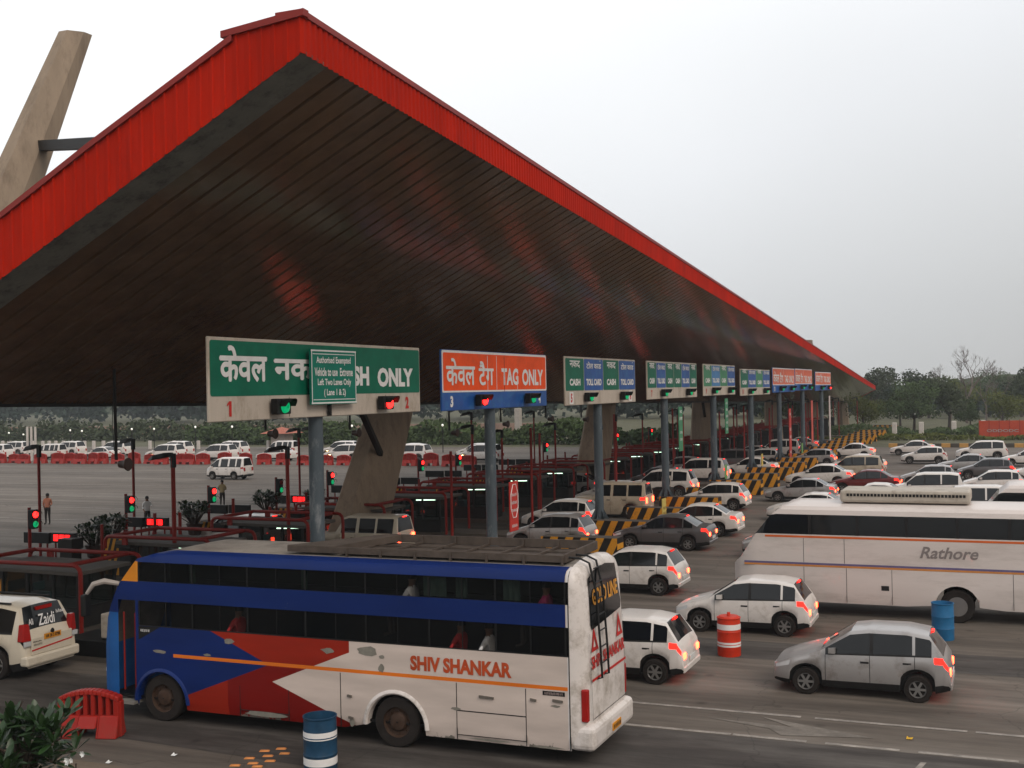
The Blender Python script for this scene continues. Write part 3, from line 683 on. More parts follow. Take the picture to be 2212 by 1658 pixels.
def make_sig(loc, label, two=True, dim=False):
    x, y, z = loc
    o = thing('traffic_light', loc, label, 'traffic light', 'small red and green signals behind the booths')
    MB().tube([(x - .16, y, z), (x - .16, y, 3.05)], .06, 8).build('post', red_pipe, o)
    MB().box(x - .12, x + .16, y - .14, y + .14, 2.28, 2.98).build('housing', black, o, bevel=.03)
    for zz, m_ in ((2.80, lens_r if dim else sig_r), (2.45, sig_g)):
        MB().lathe([(.0, 0), (.12, 0), (.10, .05), (.03, .08)], (x + .16, y - .03, zz), ax='x', n=14, cap=False).build('lens', m_, o, smooth=True)
        mb = MB()
        mb.tube([(x + .32, y - .14 * math.cos(t * math.pi / 8), zz + .14 * math.sin(t * math.pi / 8)) for t in range(9)], .012, 4, False); mb.build('visor', black, o)
    return o
g0 = make_sig((-33.0, 33.0, 0), 'red and green signal on a red post at the far left')
for (x_, y_, lb) in ((-33.4, 38.6, 'red signal beside the white shirted person'), (-32.6, 43.0, 'red and green signal beside the person in khaki'), (-32.4, 52.6, 'signal lamp right beside the lane 1 and 2 pole'), (-32.4, 62.8, 'red and green signal right of the second concrete pylon'), (-32.3, 67.8, 'red and green signal under the numeral 3 of the orange sign'), (-32.4, 83.4, 'red and green signal between the orange sign pole and the third pylon'), (-32.4, 73, 'signal lamp hidden behind the orange sign pole'), (-32.4, 101, 'red signal behind the lane 5 and 6 sign'), (-32.4, 112, 'red signal between the lane 6 and lane 7 numerals')): dup(g0, (x_, y_, 0), lb)
make_sig((-32.3, 47.8, 0), 'dark signal with unlit lenses between khaki person and grey pole', dim=True)

def leaves(mb, c, n, size, spread, droop=.3, up=.8, seed=0, wid=.28):
    """rosette of long leaves round the point c"""
    rnd = random.Random(seed); c = Vector(c)
    for i in range(n):
        az = rnd.uniform(0, 2 * math.pi); el = rnd.uniform(.05, up) ; L_ = size * rnd.uniform(.7, 1.15)
        d = Vector((math.cos(az) * math.cos(el), math.sin(az) * math.cos(el), math.sin(el)))
        s_ = Vector((-math.sin(az), math.cos(az), 0)); nrm = d.cross(s_).normalized(); st = c + d * size * .12 + Vector([rnd.uniform(-spread, spread) for _ in range(3)])
        pr = None
        for t, w_ in ((0, .12), (.3, .75), (.62, 1.0), (.85, .7), (1.0, .05)):
            p = st + d * L_ * t - Vector((0, 0, 1)) * droop * L_ * t * t; hw = L_ * wid * .5 * w_
            i0 = len(mb.v); mb.v += [tuple(p - s_ * hw), tuple(p + nrm * -hw * .25), tuple(p + s_ * hw)]
            if pr is not None: mb.face((pr, pr + 1, i0 + 1, i0)); mb.face((pr + 1, pr + 2, i0 + 2, i0 + 1))
            pr = i0
def make_shrub(name, loc, h, r, nst, nl, lsize, label, cat, group, seed, pot=True, m=None):
    x, y, z = loc; o = thing(name, loc, label, cat, group); rnd = random.Random(seed); mb = MB(); ml = MB()
    for i in range(nst):
        a = rnd.uniform(0, 6.28); q = rnd.uniform(.3, 1) * r; tip = Vector((x + q * math.cos(a), y + q * math.sin(a), z + h * rnd.uniform(.6, 1)))
        mb.tube([(x, y, z + .1), (x + q * .3 * math.cos(a), y + q * .3 * math.sin(a), z + h * .4), tip], [.03, .022, .014], 5)
        leaves(ml, tip, nl, lsize, .03, seed=seed * 50 + i, up=1.3, wid=.36)
    mb.build('stem', bark, o); ml.build('foliage', m or leaf_fg, o)
    if pot: MB().lathe([(.18, 0), (.24, .05), (.30, .42), (.33, .42), (.33, .5), (.26, .48)], (x, y, z), n=16).build('pot', mat('dark_pot', (.05, .03, .025), .7), o, smooth=True)
    return o
sh0 = make_shrub('potted_shrub', (-31.8, 34.8, 1.0), 1.25, .62, 30, 14, .26, 'bushy potted plant right of the leftmost signal', 'potted plant', 'potted plants behind the booths', 3)
for x_, y_, z_, s_, lb in ((-33.6, 37.7, .8, 1.1, 'bushy potted plant left of the white shirted person'), (-33.0, 42.3, .9, 1.1, 'bushy potted plant left of the person in khaki'), (-32.6, 47.2, 1.0, 1.05, 'rounded potted plant left of the red digits near the grey pole'), (-32.6, 51.3, .9, .9, 'potted plant just left of the lane 1 and 2 pole'), (-32.8, 57.0, .8, .8, 'potted plant left of the second concrete pylon'), (-31.5, 71, 1.0, .7, 'small potted plant under the orange sign')):
    dup(sh0, (x_, y_, z_), lb, scale=s_, rz=y_)
def make_post(loc, h, label):
    x, y, z = loc; o = tag(MB().tube([(x, y, z), (x, y, z + h)], .055, 8).build('red_post', red_pipe, smooth=True), label, 'post', 'short red posts behind the booths'); return o
pq = MB().tube([(0, 0, 0), (0, 0, 1.0)], .055, 8).build('red_post', red_pipe, smooth=True); pq.location = (-30.6, 33.9, .2); pq.scale = (1, 1, 2.2)
tag(pq, 'thin red post beside the leftmost red digits', 'post', 'short red posts behind the booths')
rnd = random.Random(5)
for k in range(1, 24):
    for j in range(2):
        dup(pq, (-31.4 + j * 1.1 + rnd.uniform(-.2, .2), IY(k) + rnd.uniform(2.5, 4.4), .2), '%s short red post behind the %s toll booth' % (('left', 'right')[j], ORD[k]), scale=(1.2, 1.2, 2.0 + rnd.uniform(-.2, .3)))
for i, (x_, y_, h_) in enumerate([(-22.4, IY(3) + .5, 4.2), (-21.0, IY(4) + .4, 5.0), (-23, IY(5) + .6, 4.5), (-20.6, IY(6) + .3, 4.9), (-22.5, IY(7), 5.2), (-19.8, IY(8) + .4, 5.0), (-22, IY(9), 5.3), (-20, IY(10), 4.9), (-19.4, IY(11), 5.2), (-21.6, IY(12) + .4, 5.0), (-19.6, IY(13), 4.8), (-20.8, IY(15), 4.7), (-19.2, IY(16), 4.9), (-19.8, IY(18), 4.8)]):
    dup(pq, (x_, y_, .2), 'tall thin red post standing on the island nose, %s from the left' % ORD[i], scale=(1.15, 1.15, h_))
# ticket machines / dark cabinets crowding the far islands
cab = MB(); cab.box(-.3, .3, -.25, .25, 0, 1.5); cab.box(-.35, .35, -.3, .3, 1.5, 1.9); cab = cab.build('control_cabinet', booth_dark, bevel=.03); cab.location = (-31.8, 33.6, .0)
tag(cab, 'dark control cabinet behind the nearest booth', 'cabinet', 'dark control cabinets behind the booths')
for k in range(1, 24): dup(cab, (-31.9 if k < 12 else -22.2, IY(k) + (3.0 if k < 12 else 0), .0 if k < 12 else .22), 'dark control cabinet by the %s toll booth' % ORD[k], scale=(1, 1, .75 if k < 12 else 1.2))

# small signs on posts beside the noses
def small_sign(x, y, z, wd, h, m, label, lines, lm):
    o = thing('small_sign', (x, y, .2), label, 'small sign')
    MB().tube([(x, y, .2), (x, y, z)], .03, 6).build('post', dark, o)
    MB().box(x + .03, x + .06, y - wd / 2, y + wd / 2, z - h, z).build('plate', m, o)
    for i, t in enumerate(lines): (scribble if t == '~' else text)(*(() if t == '~' else (t,)), 'X', y - wd * .36, y + wd * .36, z - h * (i + 1) / (len(lines) + .5) - .02, z - h * (i + .45) / (len(lines) + .5) - .02, x + .068, lm, o)
small_sign(-14.4, 51.6, 2.0, .62, .82, mat('yellow_sign', (.55, .42, .10), .5, var=.1), 'yellow notice plate on a thin post before the dark sedan', ['', '~', '~'], mat('brown_ink', (.2, .08, .02), .6))
small_sign(-17.0, 76.0, 1.9, .6, .9, mat('green_sign', (.14, .30, .09), .5), 'green plate on a post below the lane 9 sign', ['', ''], letter_w)
small_sign(-17.0, 88.3, 1.9, .6, .9, mat('yellow_sign', (.55, .42, .10), .5), 'yellow plate beside the pole of the lane 11 sign', [''], dark)
small_sign(-17.0, 107.0, 1.8, .7, .9, mat('green_sign', (.14, .30, .09), .5), 'green plate between the far orange sign poles', [''], dark)
small_sign(-17.9, 40.3, 1.25, .9, .5, mat('red_plate', (.35, .02, .02), .5), 'low white edged red plate above the bus roof rack', [''], letter_w)

# ------------------------------------------------------------------ cars
def lerp(pts, x):
    for (x0, z0), (x1, z1) in zip(pts, pts[1:]):
        if x0 <= x <= x1: return z0 + (z1 - z0) * ((x - x0) / (x1 - x0) if x1 > x0 else 0)
    return pts[0][1] if x < pts[0][0] else pts[-1][1]
TYPES = {
 # L, W, H, top outline, belt outline, [windscreen base, top, roof end, rear glass base], side window spans, wheels, r
 'hatch': dict(L=3.8, W=1.70, top=[(0, .52), (.04, .68), (.35, .80), (.95, .98), (1.05, 1.02), (1.70, 1.44), (2.1, 1.50), (2.9, 1.50), (3.38, 1.42), (3.68, .98), (3.76, .86), (3.8, .60)],
              belt=[(0, .5), (.95, .92), (3.8, 1.02)], g=(1.05, 1.72, 3.36, 3.66), win=[(1.16, 2.12), (2.20, 3.02), (3.08, 3.42)], wh=(.72, 3.12), r=.30),
 'sedan': dict(L=4.3, W=1.70, top=[(0, .50), (.04, .66), (.4, .78), (1.15, .93), (1.22, .96), (1.95, 1.40), (2.3, 1.47), (2.9, 1.46), (3.2, 1.40), (3.78, 1.06), (4.18, 1.03), (4.27, .9), (4.3, .6)],
              belt=[(0, .5), (1.1, .88), (4.3, 1.02)], g=(1.22, 1.96, 3.14, 3.76), win=[(1.34, 2.28), (2.35, 3.14), (3.18, 3.58)], wh=(.80, 3.38), r=.30),
 'mpv': dict(L=4.5, W=1.78, top=[(0, .56), (.05, .80), (.4, .96), (1.05, 1.10), (1.12, 1.14), (1.75, 1.68), (2.2, 1.76), (3.6, 1.77), (4.15, 1.70), (4.38, 1.12), (4.46, .98), (4.5, .62)],
              belt=[(0, .6), (1.0, 1.02), (4.5, 1.12)], g=(1.12, 1.76, 4.13, 4.36), win=[(1.22, 2.2), (2.28, 3.12), (3.2, 4.10)], wh=(.85, 3.6), r=.35),
 'van': dict(L=3.7, W=1.50, top=[(0, .60), (.04, .84), (.22, 1.0), (.32, 1.04), (.95, 1.66), (1.3, 1.78), (3.3, 1.80), (3.56, 1.72), (3.66, 1.05), (3.68, .9), (3.7, .6)],
              belt=[(0, .7), (.3, 1.02), (3.7, 1.04)], g=(.34, .96, 3.54, 3.65), win=[(.46, 1.22), (1.42, 2.12), (2.28, 2.86), (2.98, 3.42)], wh=(.62, 2.75), r=.28),
 'jeep': dict(L=4.2, W=1.70, top=[(0, .62), (.03, 1.0), (.1, 1.06), (1.2, 1.12), (1.22, 1.14), (1.55, 1.78), (1.8, 1.86), (3.9, 1.87), (4.08, 1.80), (4.16, 1.15), (4.18, .9), (4.2, .6)],
              belt=[(0, .7), (1.2, 1.12), (4.2, 1.14)], g=(1.22, 1.56, 4.06, 4.15), win=[(1.5, 2.2), (2.35, 3.1), (3.2, 3.95)], wh=(.8, 3.3), r=.36),
}
def car(kind, loc, paint, label, cat='car', group='cars queueing at the toll', tails=True, heads=False, plate=platew_m, sc_=1.0, rz=0, detail=True):
    T = TYPES[kind]; Ln, W = T['L'], T['W']; o = thing({'van': 'minivan', 'jeep': 'jeep', 'mpv': 'people_carrier', 'sedan': 'sedan_car', 'hatch': 'hatchback_car'}[kind], loc, label, cat, group, rz)
    x0 = -Ln / 2; xs = set(); r = T['r']; ra = r * 1.22
    k = 26
    for i in range(k + 1): xs.add(round(Ln * i / k, 3))
    for p in T['top']: xs.add(p[0])
    for a, b in T['win']: xs.add(a); xs.add(b)
    for q in T['g']: xs.add(q)
    for wx in T['wh']:
        for a in range(0, 181, 18): xs.add(round(wx + ra * math.cos(R(a)), 3))
    xs = sorted(x for x in xs if 0 <= x <= Ln)
    xs = [x for i, x in enumerate(xs) if i == 0 or x - xs[i - 1] > .006 or x in [a for w_ in T['win'] for a in w_]]
    rings = []
    gA, gB, gC, gD = T['g']
    for x in xs:
        top_ = lerp(T['top'], x); bl = min(lerp(T['belt'], x), top_ - .02)
        if x <= gA or x >= gD: bl = top_ - .05
        zb = .20 + .14 * max(0, 1 - x / .35) * .5 + .10 * max(0, 1 - (Ln - x) / .4)
        za = zb
        for wx in T['wh']:
            dd = ra * ra - (x - wx) ** 2
            if dd > 0: za = max(za, r + math.sqrt(dd))
        e_ = min(1, (x + .02) / .55); e2 = min(1, (Ln - x + .02) / .40)
        wd = W / 2 * (.80 + .20 * math.sqrt(max(0, 1 - (1 - e_) ** 2))) * (.88 + .12 * math.sqrt(max(0, 1 - (1 - e2) ** 2)))
        tum = max(0, top_ - bl) * .30; we = wd * .955 - tum; cr_ = .035
        pts = [(wd * .90, za), (wd * .975, za + (bl - za) * .22), (wd, za + (bl - za) * .55), (wd * .985, za + (bl - za) * .82), (wd * .955, bl),
               (wd * .955 - tum * .06, bl + (top_ - bl) * .08), (we + tum * .12, bl + (top_ - bl) * .88), (we * .96, top_ - .012), (we * .86, top_ + cr_ * .2), (we * .45, top_ + cr_ * .8), (0, top_ + cr_)]
        rings.append([(x0 + x, -p[0], p[1]) for p in pts] + [(x0 + x, p[0], p[1]) for p in pts[-2::-1]])
    n = len(rings[0]); body, scr, rear, sides = MB(), MB(), MB(), {}
    lampf = {'t': MB(), 'h': MB()}
    def quad(mb_, i, k):
        mb_.poly([rings[i][k], rings[i + 1][k], rings[i + 1][k + 1], rings[i][k + 1]])
    body.v = [p for r_ in rings for p in r_]
    for i in range(len(rings) - 1):
        xa, xb = xs[i], xs[i + 1]; xm = (xa + xb) / 2
        for k in range(n - 1):
            kk = k if k < n // 2 else n - 2 - k        # mirrored index
            g = None
            if kk == 5:
                for wi, (a, b) in enumerate(T['win']):
                    if a - 1e-4 <= xa and xb <= b + 1e-4: g = ('w', wi, k < n // 2)
            if kk >= 8 and gA - 1e-4 <= xa and xb <= gB + 1e-4: g = 's'
            if kk >= 8 and gC - 1e-4 <= xa and xb <= gD + 1e-4: g = 'r'
            if kk == 3 and xa >= Ln - .34 and xb <= Ln - .02 and g is None: g = 't'
            if kk == 3 and xb <= .42 and xa >= .02 and g is None: g = 'h'
            W0, W1 = T['win'][0], T['win'][1]; inw = any(a - 1e-4 <= xa and xb <= b + 1e-4 for a, b in T['win'])
            body.m = 1 if g is None and kind != 'jeep' and (kk == 0 or (kk == 4 and T['win'][0][0] <= xa and xb <= T['win'][-1][1]) or (kk == 5 and kind != 'van' and W0[1] - 1e-4 <= xa and xb <= W1[0] + 1e-4)) else 0
            if g is None: body.face((i * n + k, (i + 1) * n + k, (i + 1) * n + k + 1, i * n + k + 1))
            elif g == 's': quad(scr, i, k)
            elif g == 'r': quad(rear, i, k)
            elif g == 't': quad(lampf['t'], i, k)
            elif g == 'h': quad(lampf['h'], i, k)
            else: quad(sides.setdefault(g, MB()), i, k)
    body.m = 0; body.face(range(n - 1, -1, -1)); body.face(range((len(rings) - 1) * n, len(rings) * n))
    body.build('body', [paint, trim_m], o, smooth=True, angle=38, world=False)
    MB().box(x0 + .3, x0 + Ln - .3, -W / 2 * .86, W / 2 * .86, .26, .62).build('underbody', black, o, world=False)
    if scr.f: scr.build('windscreen', glass_m, o, smooth=True, world=False)
    if rear.f: rear.build('rear_window', glass_m, o, smooth=True, world=False)
    for g, mb_ in sides.items(): mb_.build('side_window', glass_m, o, world=False)
    if lampf['t'].f: lampf['t'].build('taillight', (tail_m if tails else tail_off), o, world=False)
    if lampf['h'].f: lampf['h'].build('headlight', head_off, o, world=False)
    zt = lerp(T['top'], Ln - .05) - .10; zl = zt - .02
    for s_ in (-1, 1):
        tall = .30 if kind in ('van', 'mpv', 'jeep') else .16
        MB().box(x0 + Ln - .05, x0 + Ln + .012, min(s_ * W * .43, s_ * W * .29), max(s_ * W * .43, s_ * W * .29), zl - tall, zl).build('taillight', (brake_m if tails else tail_off), o, world=False, bevel=.02)
        MB().box(x0 - .012, x0 + .1, min(s_ * W * .38, s_ * W * .24), max(s_ * W * .38, s_ * W * .24), .52, .66).build('headlight', (head_m if heads else head_off), o, world=False, bevel=.02)
        MB().hexa([(x0 + gA + .18, s_ * W * .47, .98), (x0 + gA + .34, s_ * W * .47, .98), (x0 + gA + .34, s_ * (W * .47 + .17), .99), (x0 + gA + .20, s_ * (W * .47 + .17), .99), (x0 + gA + .18, s_ * W * .47, 1.08), (x0 + gA + .34, s_ * W * .47, 1.1), (x0 + gA + .34, s_ * (W * .47 + .17), 1.12), (x0 + gA + .20, s_ * (W * .47 + .17), 1.1)]).build('side_mirror', paint, o, world=False)
    mb = MB(); mb.box(x0 + Ln - .03, x0 + Ln + .03, -W * .44, W * .44, .30, .44); mb.box(x0 - .03, x0 + .03, -W * .38, W * .38, .26, .40); mb.build('bumper', trim_m if kind in ('van', 'jeep') else paint, o, world=False, bevel=.02)
    MB().box(x0 + Ln + .012, x0 + Ln + .034, -.25, .25, .50, .62).build('licence_plate', plate, o, world=False)
    if tails: MB().box(x0 + gC + .02, x0 + gC + .08, -.14, .14, lerp(T['top'], gC) + .005, lerp(T['top'], gC) + .04).build('brake_light', tail_m, o, world=False)
    if detail:
        mb = MB()
        for wi, (a, b) in enumerate(T['win']):
            for xx in ((a - .03, b + .03) if wi == 0 else (b + .03,)):
                if wi > 1 and kind != 'van': continue
                i = min(range(len(xs)), key=lambda j: abs(xs[j] - xx))
                for sgn in (0, 1):
                    for k in range(0, 4):
                        kk = k if sgn == 0 else n - 2 - k
                        p, q = Vector(rings[i][kk]), Vector(rings[i][kk + 1]); oy = Vector((0, -.003 if sgn == 0 else .003, 0))
                        mb.poly([p + oy - Vector((.006, 0, 0)), p + oy + Vector((.006, 0, 0)), q + oy + Vector((.006, 0, 0)), q + oy - Vector((.006, 0, 0))])
            if wi < 2:
                for s_ in (-1, 1): mb.box(x0 + b - .20, x0 + b - .02, s_ * W / 2 * .985 - .012, s_ * W / 2 * .985 + .012, lerp(T['belt'], b) - .17, lerp(T['belt'], b) - .13)
        mb.build('door_gap', trim_m, o, world=False)
    for wx in T['wh']:
        for s_ in (-1, 1):
            c_ = (x0 + wx, s_ * (W / 2 - .10), r); d_ = s_ * .095
            wl = MB().lathe([(r * .62, -d_), (r * .93, -d_), (r, -d_ * .7), (r, d_ * .7), (r * .94, d_), (r * .64, d_), (r * .62, d_ * .55), (.01, d_ * .5)], c_, ax='y', n=20, cap=False).build('wheel', rubber, o, smooth=True, world=False)
            mb = MB(); mb.lathe([(r * .64, d_ * .8), (r * .60, d_ * .98), (r * .54, d_ * .7)], c_, ax='y', n=20, cap=False)
            for q in range(6):
                t = q * math.pi / 3; a_ = Vector(c_) + Vector((0, d_ * .86, 0)); mb.beam(a_, a_ + Vector((math.cos(t), 0, math.sin(t))) * r * .58, .05, .02, up=(0, 1, 0))
            mb.lathe([(.05, d_ * .9), (.04, d_ * 1.0)], c_, ax='y', n=8)
            mb.build('rim', rim_m, wl, world=False)
    if sc_ != 1: o.scale = (sc_,) * 3
    return o
G_ = 'vehicles crossing the plaza'
car('hatch', (-7.05, 33.9, 0), white_car, 'white hatchback with lit tail lamp behind the striped red barrel', group=G_)
car('hatch', (-3.15, 27.95, 0), silver_car, 'silver hatchback nearest the camera at lower right', group=G_)
car('hatch', (-9.0, 27.7, 0), white_car, 'white hatchback half hidden behind the rear of the blue bus', group=G_)
car('hatch', (-12.15, 39.2, 0), white_car, 'white hatchback just above the rear of the blue bus', group=G_)
car('hatch', (-8.2, 48.7, 0), silver_car, 'silver hatchback in front of the windows of the white coach', group=G_)
car('sedan', (-13.75, 55.0, 0), white_car, 'white sedan with bright tail lamps beside the striped crash block', group=G_)
car('sedan', (-13.9, 50.0, 0), grey_car, 'dark grey sedan right of the yellow notice plate', group=G_)
car('hatch', (-18.75, 48.9, 0), silver_car, 'boxy silver car directly above the bus roof rack', group=G_)
car('hatch', (-20.7, 55.4, 0), white_car, 'white car with bright brake lamp behind the lane 5 and 6 pole', group=G_)
car('jeep', (-20.0, 61.6, 0), beige_car, 'beige jeep van between two grey sign poles', 'jeep', G_)
car('jeep', (-25.3, 43.6, 0), cream_car, 'white taxi van with bright lamps left of the orange sign pole', 'van', G_)
rear_cars = [('sedan', -9.5, 62, white_car, 'white sedan behind the silver hatchback roof'), ('mpv', -2.0, 63, white_car, 'white people carrier above the coach roof'), ('sedan', -11.5, 72, silver_car, 'silver sedan right of the fourth crash block row'),
  ('mpv', -4.5, 73, white_car, 'white people carrier in the middle row of crossing traffic'), ('hatch', 3.2, 74, white_car, 'white hatchback at the right edge above the coach'), ('sedan', -12.0, 83, white_car, 'white sedan beside the far striped crash blocks'), ('hatch', -5.0, 84, silver_car, 'silver hatchback behind the coach air conditioner'), ('mpv', 2.0, 85, white_car, 'white people carrier near the right edge'),
  ('sedan', -13.6, 114.8, white_car, 'white sedan before the end of the striped blocks'), ('hatch', -6.7, 107.4, white_car, 'white hatchback below the red fence at upper right'), ('mpv', -2.2, 113.2, white_car, 'white wagon at the far right under the red fence'), ('hatch', 3.5, 99, silver_car, 'silver hatchback cut by the right edge far away'), ('sedan', -11.0, 96, white_car, 'white sedan two rows before the far wagons'), ('sedan', -3.0, 97, silver_car, 'silver sedan below the white wagon')]
for kd, x_, y_, pm, lb in rear_cars: car(kd, (x_, y_, 0), pm, lb, group=G_, detail=False, heads=(x_ > 0), tails=int(abs(x_ * 10) + y_) % 3 != 0, sc_=.96 + (int(abs(x_ * 7)) % 5) * .02)
car('van', (-60.4, 82.2, 0), white_car, 'small white minivan alone on the empty road at left', 'van', G_, tails=False, sc_=1.02)
lane_cars = [('hatch', -22.0, 67, white_car, 'third'), ('sedan', -26.5, 73, silver_car, 'fourth'), ('mpv', -20.5, 73.2, white_car, 'fifth'), ('hatch', -22.5, 79, grey_car, 'sixth'), ('sedan', -28.5, 79, white_car, 'seventh'), ('mpv', -21.0, 85, white_car, 'eighth'), ('hatch', -24.0, 91, silver_car, 'ninth'), ('sedan', -18.5, 91.2, white_car, 'tenth'), ('mpv', -21.5, 97, grey_car, 'eleventh'), ('hatch', -20.0, 103, white_car, 'twelfth'), ('sedan', -22.0, 109, silver_car, 'thirteenth'), ('mpv', -20.5, 115, white_car, 'fourteenth'), ('hatch', -22.0, 121, white_car, 'fifteenth'), ('sedan', -20.5, 127, white_car, 'sixteenth'), ('hatch', -30.5, 55, silver_car, 'second'), ('mpv', -31.5, 43.4, white_car, 'first')]
for kd, x_, y_, pm, od in lane_cars: car(kd, (x_, y_, 0), pm, '%s of the cars waiting in the lanes between the booths, counted from the left' % od, group='cars waiting between the booths', detail=False)
more = [('mpv', 4.5, 60, white_car, 'white people carrier at the right edge behind the second coach'), ('hatch', -15.5, 66.5, white_car, 'white hatchback leaving the fourth crash block'), ('sedan', -7.0, 67.5, white_car, 'white sedan in the near row above the coach front'), ('hatch', -1.0, 78.5, white_car, 'white hatchback alone behind the people carriers'), ('sedan', -8.5, 78.5, maroon_car, 'dark maroon sedan in the third row of crossing traffic'), ('mpv', -10.5, 89.5, beige_car, 'beige people carrier beside the striped blocks far away'), ('hatch', -1.5, 90.5, grey_car, 'dark grey hatchback in the fourth row of crossing traffic'), ('sedan', 1.5, 105, white_car, 'white sedan at the right edge below the wagon'), ('hatch', -15.5, 104, silver_car, 'silver hatchback close to the far striped blocks'), ('sedan', -8.5, 120, white_car, 'white sedan farthest along the kerb')]
for kd, x_, y_, pm, lb in more: car(kd, (x_, y_, 0), pm, lb, group=G_, detail=False, tails=int(y_) % 2 == 0, sc_=.96 + (int(y_) % 4) * .025)
rnd = random.Random(11); fx = -128.0; i = 0
base_far = {}
while fx < -46:
    kd = rnd.choice(['mpv', 'van', 'hatch', 'sedan', 'mpv']); row = i % 2; yy = (106, 113)[row]
    nm = ORD[i]; lb = 'white vehicle in the far queue behind the red barriers, %s from the left' % nm
    if kd not in base_far:
        base_far[kd] = car(kd, (fx, yy, 0), white_car, lb, group='far queue of white vehicles', tails=False, heads=True, detail=False)
    else: dup(base_far[kd], (fx, yy, 0), lb)
    fx += TYPES[kd]['L'] * .5 + rnd.uniform(1.2, 2.6); i += 1
# white jeep at the left edge
def white_suv():
    o = car('mpv', (-24.85, 23.1, 0), cream_car, 'white sport utility vehicle with red striped tailgate at the left edge', group=G_, tails=False, plate=plate_m, sc_=1.0)
    for c in kids(o):
        if c.name.startswith(('taillight', 'bumper', 'licence_plate')): bpy.data.objects.remove(c, do_unlink=True)
    x = 2.25
    for s_ in (-1, 1):
        tl = MB().hexa([(x - .16, s_ * .64, .95), (x + .03, s_ * .64, .95), (x - .02, s_ * .875, .95), (x - .20, s_ * .90, .95), (x - .16, s_ * .68, 1.36), (x + .0, s_ * .68, 1.36), (x - .03, s_ * .84, 1.36), (x - .18, s_ * .86, 1.36)]).build('taillight', tail_off, o, world=False, bevel=.02)
        MB().box(x - .03, x + .035, min(s_ * .67, s_ * .85), max(s_ * .67, s_ * .85), .84, .95).build('reversing_lamp', head_off, o, world=False)
    MB().box(x - .16, x + .10, -.86, .86, .36, .60).build('bumper', cream_car, o, world=False, bevel=.05, seg=2)
    MB().box(x - .0, x + .045, -.66, .66, .60, 1.02).build('tailgate', cream_car, o, world=False, bevel=.03, seg=2)
    MB().hexa([(x + .046, -.66, .70), (x + .052, -.66, .70), (x + .052, .66, .78), (x + .046, .66, .78), (x + .046, -.66, .735), (x + .052, -.66, .735), (x + .052, .66, .815), (x + .046, .66, .815)]).build('red_stripe', letter_r, o, world=False)
    pl = MB().box(x + .045, x + .06, -.27, .27, .92, 1.05).build('licence_plate', plate_m, o, world=False)
    text('HR 38 S 0788', 'X', -.23, .23, .945, 1.025, x + .064, black, o, .03, world=False)
    MB().box(x - .36, x - .26, -.2, .3, 1.60, 1.68).build('brake_light', tail_off, o, world=False)
    MB().lathe([(.01, 0), (.065, 0), (.05, .02)], (x + .045, .0, 1.085), ax='x', n=16).build('badge', black, o, world=False)
    text('Mahindra', 'X', -.62, -.36, .90, .935, x + .05, trim_m, o, .02, world=False); scribble('X', -.60, -.34, .82, .87, x + .05, black, o, 4, world=False)
    def onrear(u, v, d): return (x - .115 - (v - 1.12) * .40 + .055 + d, u, v)
    text('Zaidi', 'X', -.28, .30, 1.24, 1.50, 0, letter_w, o, .01, shear=.35, world=False, xform=onrear); text('Ali', 'X', -.58, -.40, 1.30, 1.44, 0, letter_w, o, .01, shear=.35, world=False, xform=onrear)
    text('Ishaan', 'X', .36, .66, 1.44, 1.52, 0, letter_w, o, .01, shear=.35, world=False, xform=onrear)
    for s_ in (-1, 1): MB().tube([(-1.2, s_ * .62, 1.80), (1.6, s_ * .62, 1.80)], .025, 6).build('roof_rail', trim_m, o, world=False)
    o.scale = (1.02, 1.04, 1.04)
white_suv()

